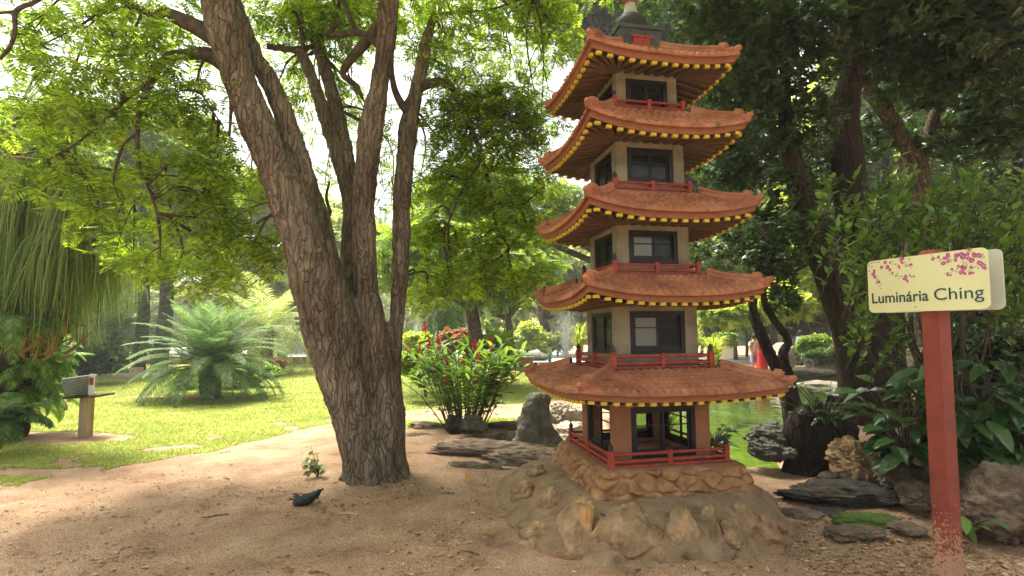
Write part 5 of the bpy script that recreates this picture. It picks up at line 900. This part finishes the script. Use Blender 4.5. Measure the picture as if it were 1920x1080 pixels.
def car(px, Y, rz, lab, col):
    o = empty('parked_car', ((px-960)/F*Y, Y, .05), rz); tag(o, lab, 'car', 'cars parked beyond the lawn'); m = mat('car_paint', [col], 1, .3, 0, spec=.6)
    pr = [(-2.1, .35), (-2.12, .7), (-1.95, .9), (-1.3, .98), (1.0, .98), (1.95, .82), (2.12, .62), (2.1, .35)]; g = MB(); n = len(pr)
    P = np.array([[(x*(.985 if abs(y) > .8 else 1), y, z) for x, z in pr] for y in (-.86, -.78, .78, .86)]); g.grid(P, cv=True); g.add(P[0], [list(range(n))]); g.add(P[-1], [list(range(n))[::-1]]); b = g.build('body', m, o, smooth=False)
    pr = [(-1.75, .97), (-1.25, 1.42), (.15, 1.45), (1.0, .97)]; P = np.array([[(x, y*(1-.13*(z > 1)), z) for x, z in pr] for y in (-.76, .76)]); g = MB(); g.grid(P, cv=True); g.add(P[0], [[0, 1, 2, 3]]); g.add(P[1], [[3, 2, 1, 0]]); g.build('windows', M_glass, o); g = MB(); g.box((-.55, 0, 1.455), (.72, .64, .02)); g.build('roof', m, o)
    for x in (-1.3, 1.3):
        for y in (-.8, .8):
            g = MB(); g.lathe((x, y, .3), [(0, -.1), (.3, -.1), (.31, -.05), (.31, .05), (.3, .1), (0, .1)], 20, Rm=A((1, 0, 0), (0, 0, 1), (0, -1, 0))); wl = g.build('wheel', M_black, o, smooth=False); g = MB(); g.lathe((x, y, .3), [(0, -.11), (.18, -.11), (.18, .11), (0, .11)], 16, Rm=A((1, 0, 0), (0, 0, 1), (0, -1, 0))); g.build('rim', M_lgrey, wl)
    for y in (-.6, .6): g = MB(); g.box((2.08, y, .68), (.05, .16, .07)); g.build('headlight', M_white, o)
for a in [(120, 31, .1, 'white car parked beyond the lawn behind the left fern', (.75, .76, .78)), (235, 30, 0.05, 'black car parked beyond the lawn beside the straight trunks', (.02, .02, .022)), (560, 29, -.1, 'silver car parked beyond the lawn just left of the big trunk', (.6, .62, .65)), (460, 33, 0, 'white car parked behind the cycad', (.78, .78, .78))]: car(*a)
# stone bench on the lawn
o = empty('stone_bench', gr(247, 706)); tag(o, 'low pale stone slab with a little block on it, out on the lawn', 'bench'); g = MB(); g.box((0, 0, .05), (.85, .35, .05), Rz(.1)); g.build('slab', M_rockp, o); g = MB(); g.box((.15, 0, .2), (.16, .14, .1), Rz(.2)); g.build('block', M_rockp, o)
# white bin on the far bank
o = empty('bin', at(1360, 674, 23.5)); tag(o, 'white round bin on the far path right of the second railing', 'bin'); g = MB(); g.lathe((0, 0, 0), [(0, 0), (.30, 0), (.33, .05), (.36, .8), (.38, .82), (.38, .86), (.33, .86), (.3, .1), (0, .1)], 24); g.build('body', M_white, o, smooth=False)
g = MB(); g.lathe((0, 0, .865), [(0, .06), (.2, .05), (.375, .0), (.375, -.02)], 24); g.build('lid', M_lgrey, o)
# little cream sign far off
o = empty('garden_sign', at(1562, 676, 22.5)); tag(o, 'tiny cream sign on a red post across the pond', 'sign'); h_ = at(1562, 645, 22.5)[2]-at(1562, 676, 22.5)[2]; g = MB(); g.box((0, 0, h_/2), (.06, .06, h_/2)); g.build('post', M_red, o); g = MB(); g.box((0, -.08, h_), (.38, .02, .12)); g.build('board', M_cream2, o)
o = empty('red_post', at(1512, 672, 22.5)); tag(o, 'short red post standing before the trimmed bush', 'post'); g = MB(); g.box((0, 0, .4), (.05, .05, .42)); g.build('post', M_red, o); g = MB(); g.box((0, 0, .84), (.07, .07, .025)); g.build('cap', M_red, o)
p = at(1517, 683, 20.9); g = MB(); a = np.arange(33)/32*2*math.pi; g.tube(np.stack([np.cos(a)*.16, np.sin(a)*.05, .14+np.sin(a)*.13], -1), .05, 8, cap=False); o = g.build('tyre', M_lgrey, smooth=True, origin=None); o.location = p-A(0, 0, .1); tag(o, 'small pale ring-shaped tyre lying on the far pond edge slabs', 'tyre')
# ---------------------------------------------------------------- people
M_skin = mat('skin', [(.42, .24, .16), (.52, .31, .21)], 6, .6, .0); M_hairb = mat('hair_ginger', [(.45, .26, .10), (.58, .36, .16)], 20, .6, .2); M_haird = mat('hair_dark', [(.02, .014, .01), (.04, .03, .02)], 20, .5, .2)
def cloth(name, c): return mat(name, [tuple(x*.85 for x in c), c], 8, .85, .15, 30, bdist=.005)
def figure(name_lab, loc, rz, J, clothes, hair, scale=1.):
    """J: joint dict (metres). One skinned body; clothes and hair are parts."""
    o = empty('person', loc, rz); tag(o, name_lab, 'person')
    bones = [('pelvis', 'chest'), ('chest', 'neck'), ('neck', 'head'), ('chest', 'shl'), ('shl', 'ell'), ('ell', 'wrl'), ('wrl', 'hal'), ('chest', 'shr'), ('shr', 'elr'), ('elr', 'wrr'), ('wrr', 'har'), ('pelvis', 'hil'), ('hil', 'knl'), ('knl', 'anl'), ('anl', 'tol'), ('pelvis', 'hir'), ('hir', 'knr'), ('knr', 'anr'), ('anr', 'tor')]
    rad = dict(pelvis=.13, chest=.13, neck=.055, head=.095, shl=.06, shr=.06, ell=.042, elr=.042, wrl=.028, wrr=.028, hal=.022, har=.022, hil=.085, hir=.085, knl=.055, knr=.055, anl=.038, anr=.038, tol=.03, tor=.03)
    nm = list(rad); me = bpy.data.meshes.new('body'); me.from_pydata([tuple(np.array(J[k])*scale) for k in nm], [(nm.index(a), nm.index(b)) for a, b in bones], []); bo = bpy.data.objects.new('body', me); C.objects.link(bo)
    md = bo.modifiers.new('k', 'SKIN')
    for i, k in enumerate(nm): me.skin_vertices[0].data[i].radius = (rad[k]*scale*(1.25 if k in ('chest', 'pelvis') else 1), rad[k]*scale*(.8 if k in ('chest', 'pelvis') else 1)); 
    me.skin_vertices[0].data[0].use_root = True; bo.modifiers.new('u', 'SUBSURF').levels = 2; m2 = evalmesh(bo); m2.materials.clear(); m2.materials.append(M_skin); bo.modifiers.clear(); bo.data = m2; bpy.data.meshes.remove(me); bo.parent = o
    for p in m2.polygons: p.use_smooth = True
    hd = np.array(J['head'])*scale; dr = hd-np.array(J['neck'])*scale; g = MB(); rockmesh(g, hd+A(0, .012, .035)*scale, A(.105, .115, .12)*scale, 3, planes=0, rough=.1); 
    if hair[1] > 0: g.tube([hd+A(0, .05, .03)*scale, hd+A(0, .09, -.12)*scale, hd+A(0, .08, -.12-hair[1])*scale], A(.09, .085, .04)*scale, 10, sub=3)
    g.build('hair', hair[0], o, smooth=True)
    for nm2, m, segs in clothes:
        g = MB()
        for pts, rr_, fl_ in segs: 
            h = MB(); h.tube(np.array([np.array(J[p])*scale if isinstance(p, str) else np.array(p)*scale for p in pts]), np.array(rr_)*scale, 16, sub=4, amp=.06, fr=9)
            for q in range(len(h.V)): 
                c = h.V[q].mean(0); h.V[q] = (h.V[q]-c)*A(1, fl_, 1)+c
            g.V += h.V; g.L += [l+g.n for l in h.L]; g.K += h.K; g.M += h.M; g.n += h.n
        g.build(nm2, m, o, smooth=True)
    return o
ST = dict(pelvis=(0, 0, .95), chest=(0, 0, 1.28), neck=(0, 0, 1.46), head=(0, -.02, 1.60), shl=(-.18, 0, 1.40), ell=(-.24, -.02, 1.12), wrl=(-.22, -.14, .90), hal=(-.22, -.17, .82), shr=(.18, 0, 1.40), elr=(.25, .02, 1.12), wrr=(.24, -.08, .88), har=(.24, -.10, .80), hil=(-.10, 0, .88), knl=(-.11, -.02, .48), anl=(-.11, .02, .09), tol=(-.12, -.14, .04), hir=(.10, 0, .88), knr=(.11, .02, .48), anr=(.11, .06, .09), tor=(.12, -.10, .04))
z_ = .05
cD = cloth('red_dress', (.62, .035, .03)); Y = 21.4; wl = at(1430, 706, Y)
figure('woman with ginger hair in a long red dress on the far bank', A(wl[0], Y, wl[2]), 2.6, {**ST, 'ell': (-.26, -.05, 1.14), 'wrl': (-.14, -.22, 1.08), 'hal': (-.08, -.25, 1.08)}, [('dress', cD, [([(0, 0, 1.40), (0, 0, 1.2), (0, 0, 1.02), (0, 0, .85), (0, 0, .45), (0, 0, .15)], [.15, .155, .14, .185, .2, .23], .8)])], (M_hairb, .16))
wl = at(1416, 704, 21.9); cW = cloth('white_shirt', (.7, .7, .7)); cB = cloth('blue_shorts', (.25, .34, .5)); cK = cloth('black_bag', (.02, .02, .025))
figure('person in a white shirt and blue shorts with a black backpack beside the red dress', A(wl[0], 21.9, wl[2]), .3, ST, [('shirt', cW, [([(0, 0, 1.44), (0, 0, 1.25), (0, 0, .98)], [.15, .17, .165], .75), (['shl', (-.22, -.01, 1.24)], [.075, .07], 1), (['shr', (.22, 0, 1.24)], [.075, .07], 1)]), ('shorts', cB, [([(0, 0, 1.0), (0, 0, .86)], [.16, .175], .8), (['hil', (-.11, -.01, .55)], [.1, .105], 1), (['hir', (.11, .01, .55)], [.1, .105], 1)]), ('backpack', cK, [([(.08, .16, 1.42), (.08, .2, 1.25), (.08, .18, 1.05)], [.09, .13, .11], .8)])], (M_haird, 0), .98)
SI = dict(pelvis=(0, 0, .48), chest=(0, -.05, .82), neck=(0, -.08, 1.0), head=(0, -.12, 1.14), shl=(-.17, -.06, .94), ell=(-.22, -.2, .74), wrl=(-.14, -.4, .66), hal=(-.13, -.46, .65), shr=(.17, -.06, .94), elr=(.24, -.3, .98), wrr=(.24, -.5, 1.04), har=(.24, -.57, 1.06), hil=(-.1, -.05, .46), knl=(-.12, -.46, .46), anl=(-.12, -.48, .08), tol=(-.12, -.62, .04), hir=(.1, -.05, .46), knr=(.12, -.46, .48), anr=(.12, -.52, .08), tor=(.12, -.66, .04))
cT = cloth('aqua_shirt', (.35, .62, .6)); cG = cloth('teal_trousers', (.06, .36, .38)); wl = at(1497, 672, 23.2)
figure('person in an aqua shirt sitting on a boulder with one arm stretched out', A(wl[0], 23.2, wl[2]), 1.25, SI, [('shirt', cT, [([(0, -.08, .99), (0, -.05, .8), (0, 0, .48)], [.14, .16, .165], .8), (['shl', 'ell'], [.075, .06], 1), (['shr', 'elr'], [.075, .06], 1)]), ('trousers', cG, [(['hil', 'knl', (-.12, -.5, .14)], [.1, .08, .06], 1), (['hir', 'knr', (.12, -.52, .14)], [.1, .08, .06], 1)])], (M_haird, .1), .95)
cL = cloth('lime_shirt', (.35, .62, .12)); cC = cloth('teal_shorts', (.02, .42, .38)); wl = at(1031, 689, 24.2)
figure('child in a lime green shirt and teal trousers at the far pond edge', A(wl[0], 24.2, wl[2]), 1.0, {**ST, 'ell': (-.24, -.16, 1.15), 'wrl': (-.2, -.38, 1.12), 'hal': (-.2, -.45, 1.12)}, [('shirt', cL, [([(0, 0, 1.44), (0, 0, 1.2), (0, 0, .9)], [.15, .17, .18], .8), (['shl', (-.23, -.05, 1.24)], [.075, .07], 1), (['shr', (.22, 0, 1.24)], [.075, .07], 1)]), ('trousers', cC, [([(0, 0, .98), (0, 0, .86)], [.16, .17], .8), (['hil', 'knl', (-.11, 0, .2)], [.1, .085, .07], 1), (['hir', 'knr', (.11, .04, .2)], [.1, .085, .07], 1)])], (M_haird, 0), .62)
# ---------------------------------------------------------------- fountain
fo = empty('fountain', at(1062, 700, 22.5)*A(1, 1, 0)+A(0, 0, -.2)); tag(fo, 'misty white fountain spray rising from the pond left of the pagoda', 'fountain')
g = MB(); g.lathe((0, 0, -.1), [(0, 0), (.5, 0), (.5, .14), (.2, .18), (.08, .3), (0, .3)], 20); g.build('nozzle', M_grey, fo)
g = MB(); n = 5200; t = rng.random(n); a = rng.random(n)*6.28; v = rng.uniform(.25, 1, n); H = 2.6*v; rr_ = .95*t*v*rng.uniform(.3, 1, n); z = H*4*(t*.5+.5-.5*(1-t))*(1-(t*.5+.0)); z = H*(1-(2*t-1)**2)
g.scat((A((0, -.5, 0), (1, -.5, 0), (1, .5, 0), (0, .5, 0)), np.array([[0, 1, 2, 3]])), np.stack([rr_*np.cos(a), rr_*np.sin(a), z+.1], -1), frames(rdir(n)*A(.3, .3, 1), rdir(n)), np.stack([rng.uniform(.04, .12, n), rng.uniform(.010, .022, n), np.ones(n)], -1))
md_ = bpy.data.materials.new('droplets'); md_.use_nodes = True; _n = md_.node_tree; _b = _n.nodes['Principled BSDF']; _b.inputs['Base Color'].default_value = (.85, .87, .87, 1); _b.inputs['Roughness'].default_value = .3; _t = _n.nodes.new('ShaderNodeBsdfTransparent'); _x = _n.nodes.new('ShaderNodeMixShader'); _x.inputs[0].default_value = .4; _n.links.new(_t.outputs[0], _x.inputs[1]); _n.links.new(_b.outputs[0], _x.inputs[2]); _n.links.new(_x.outputs[0], _n.nodes['Material Output'].inputs[0])
g.build('spray', md_, fo)

# ---------------------------------------------------------------- haze: the humid air of the garden
g = MB(); g.box((0, 45, 14), (150, 75, 15.5)); ho = g.build('haze', [bpy.data.materials.new('haze')]); tag(ho, kind='stuff')
hm = ho.data.materials[0]; hm.use_nodes = True; _n = hm.node_tree; _n.nodes.remove(_n.nodes['Principled BSDF']); _v = _n.nodes.new('ShaderNodeVolumePrincipled')
_v.inputs['Color'].default_value = (.95, .96, .9, 1); _v.inputs['Density'].default_value = .0022; _v.inputs['Anisotropy'].default_value = .3; _n.links.new(_v.outputs[0], _n.nodes['Material Output'].inputs['Volume'])
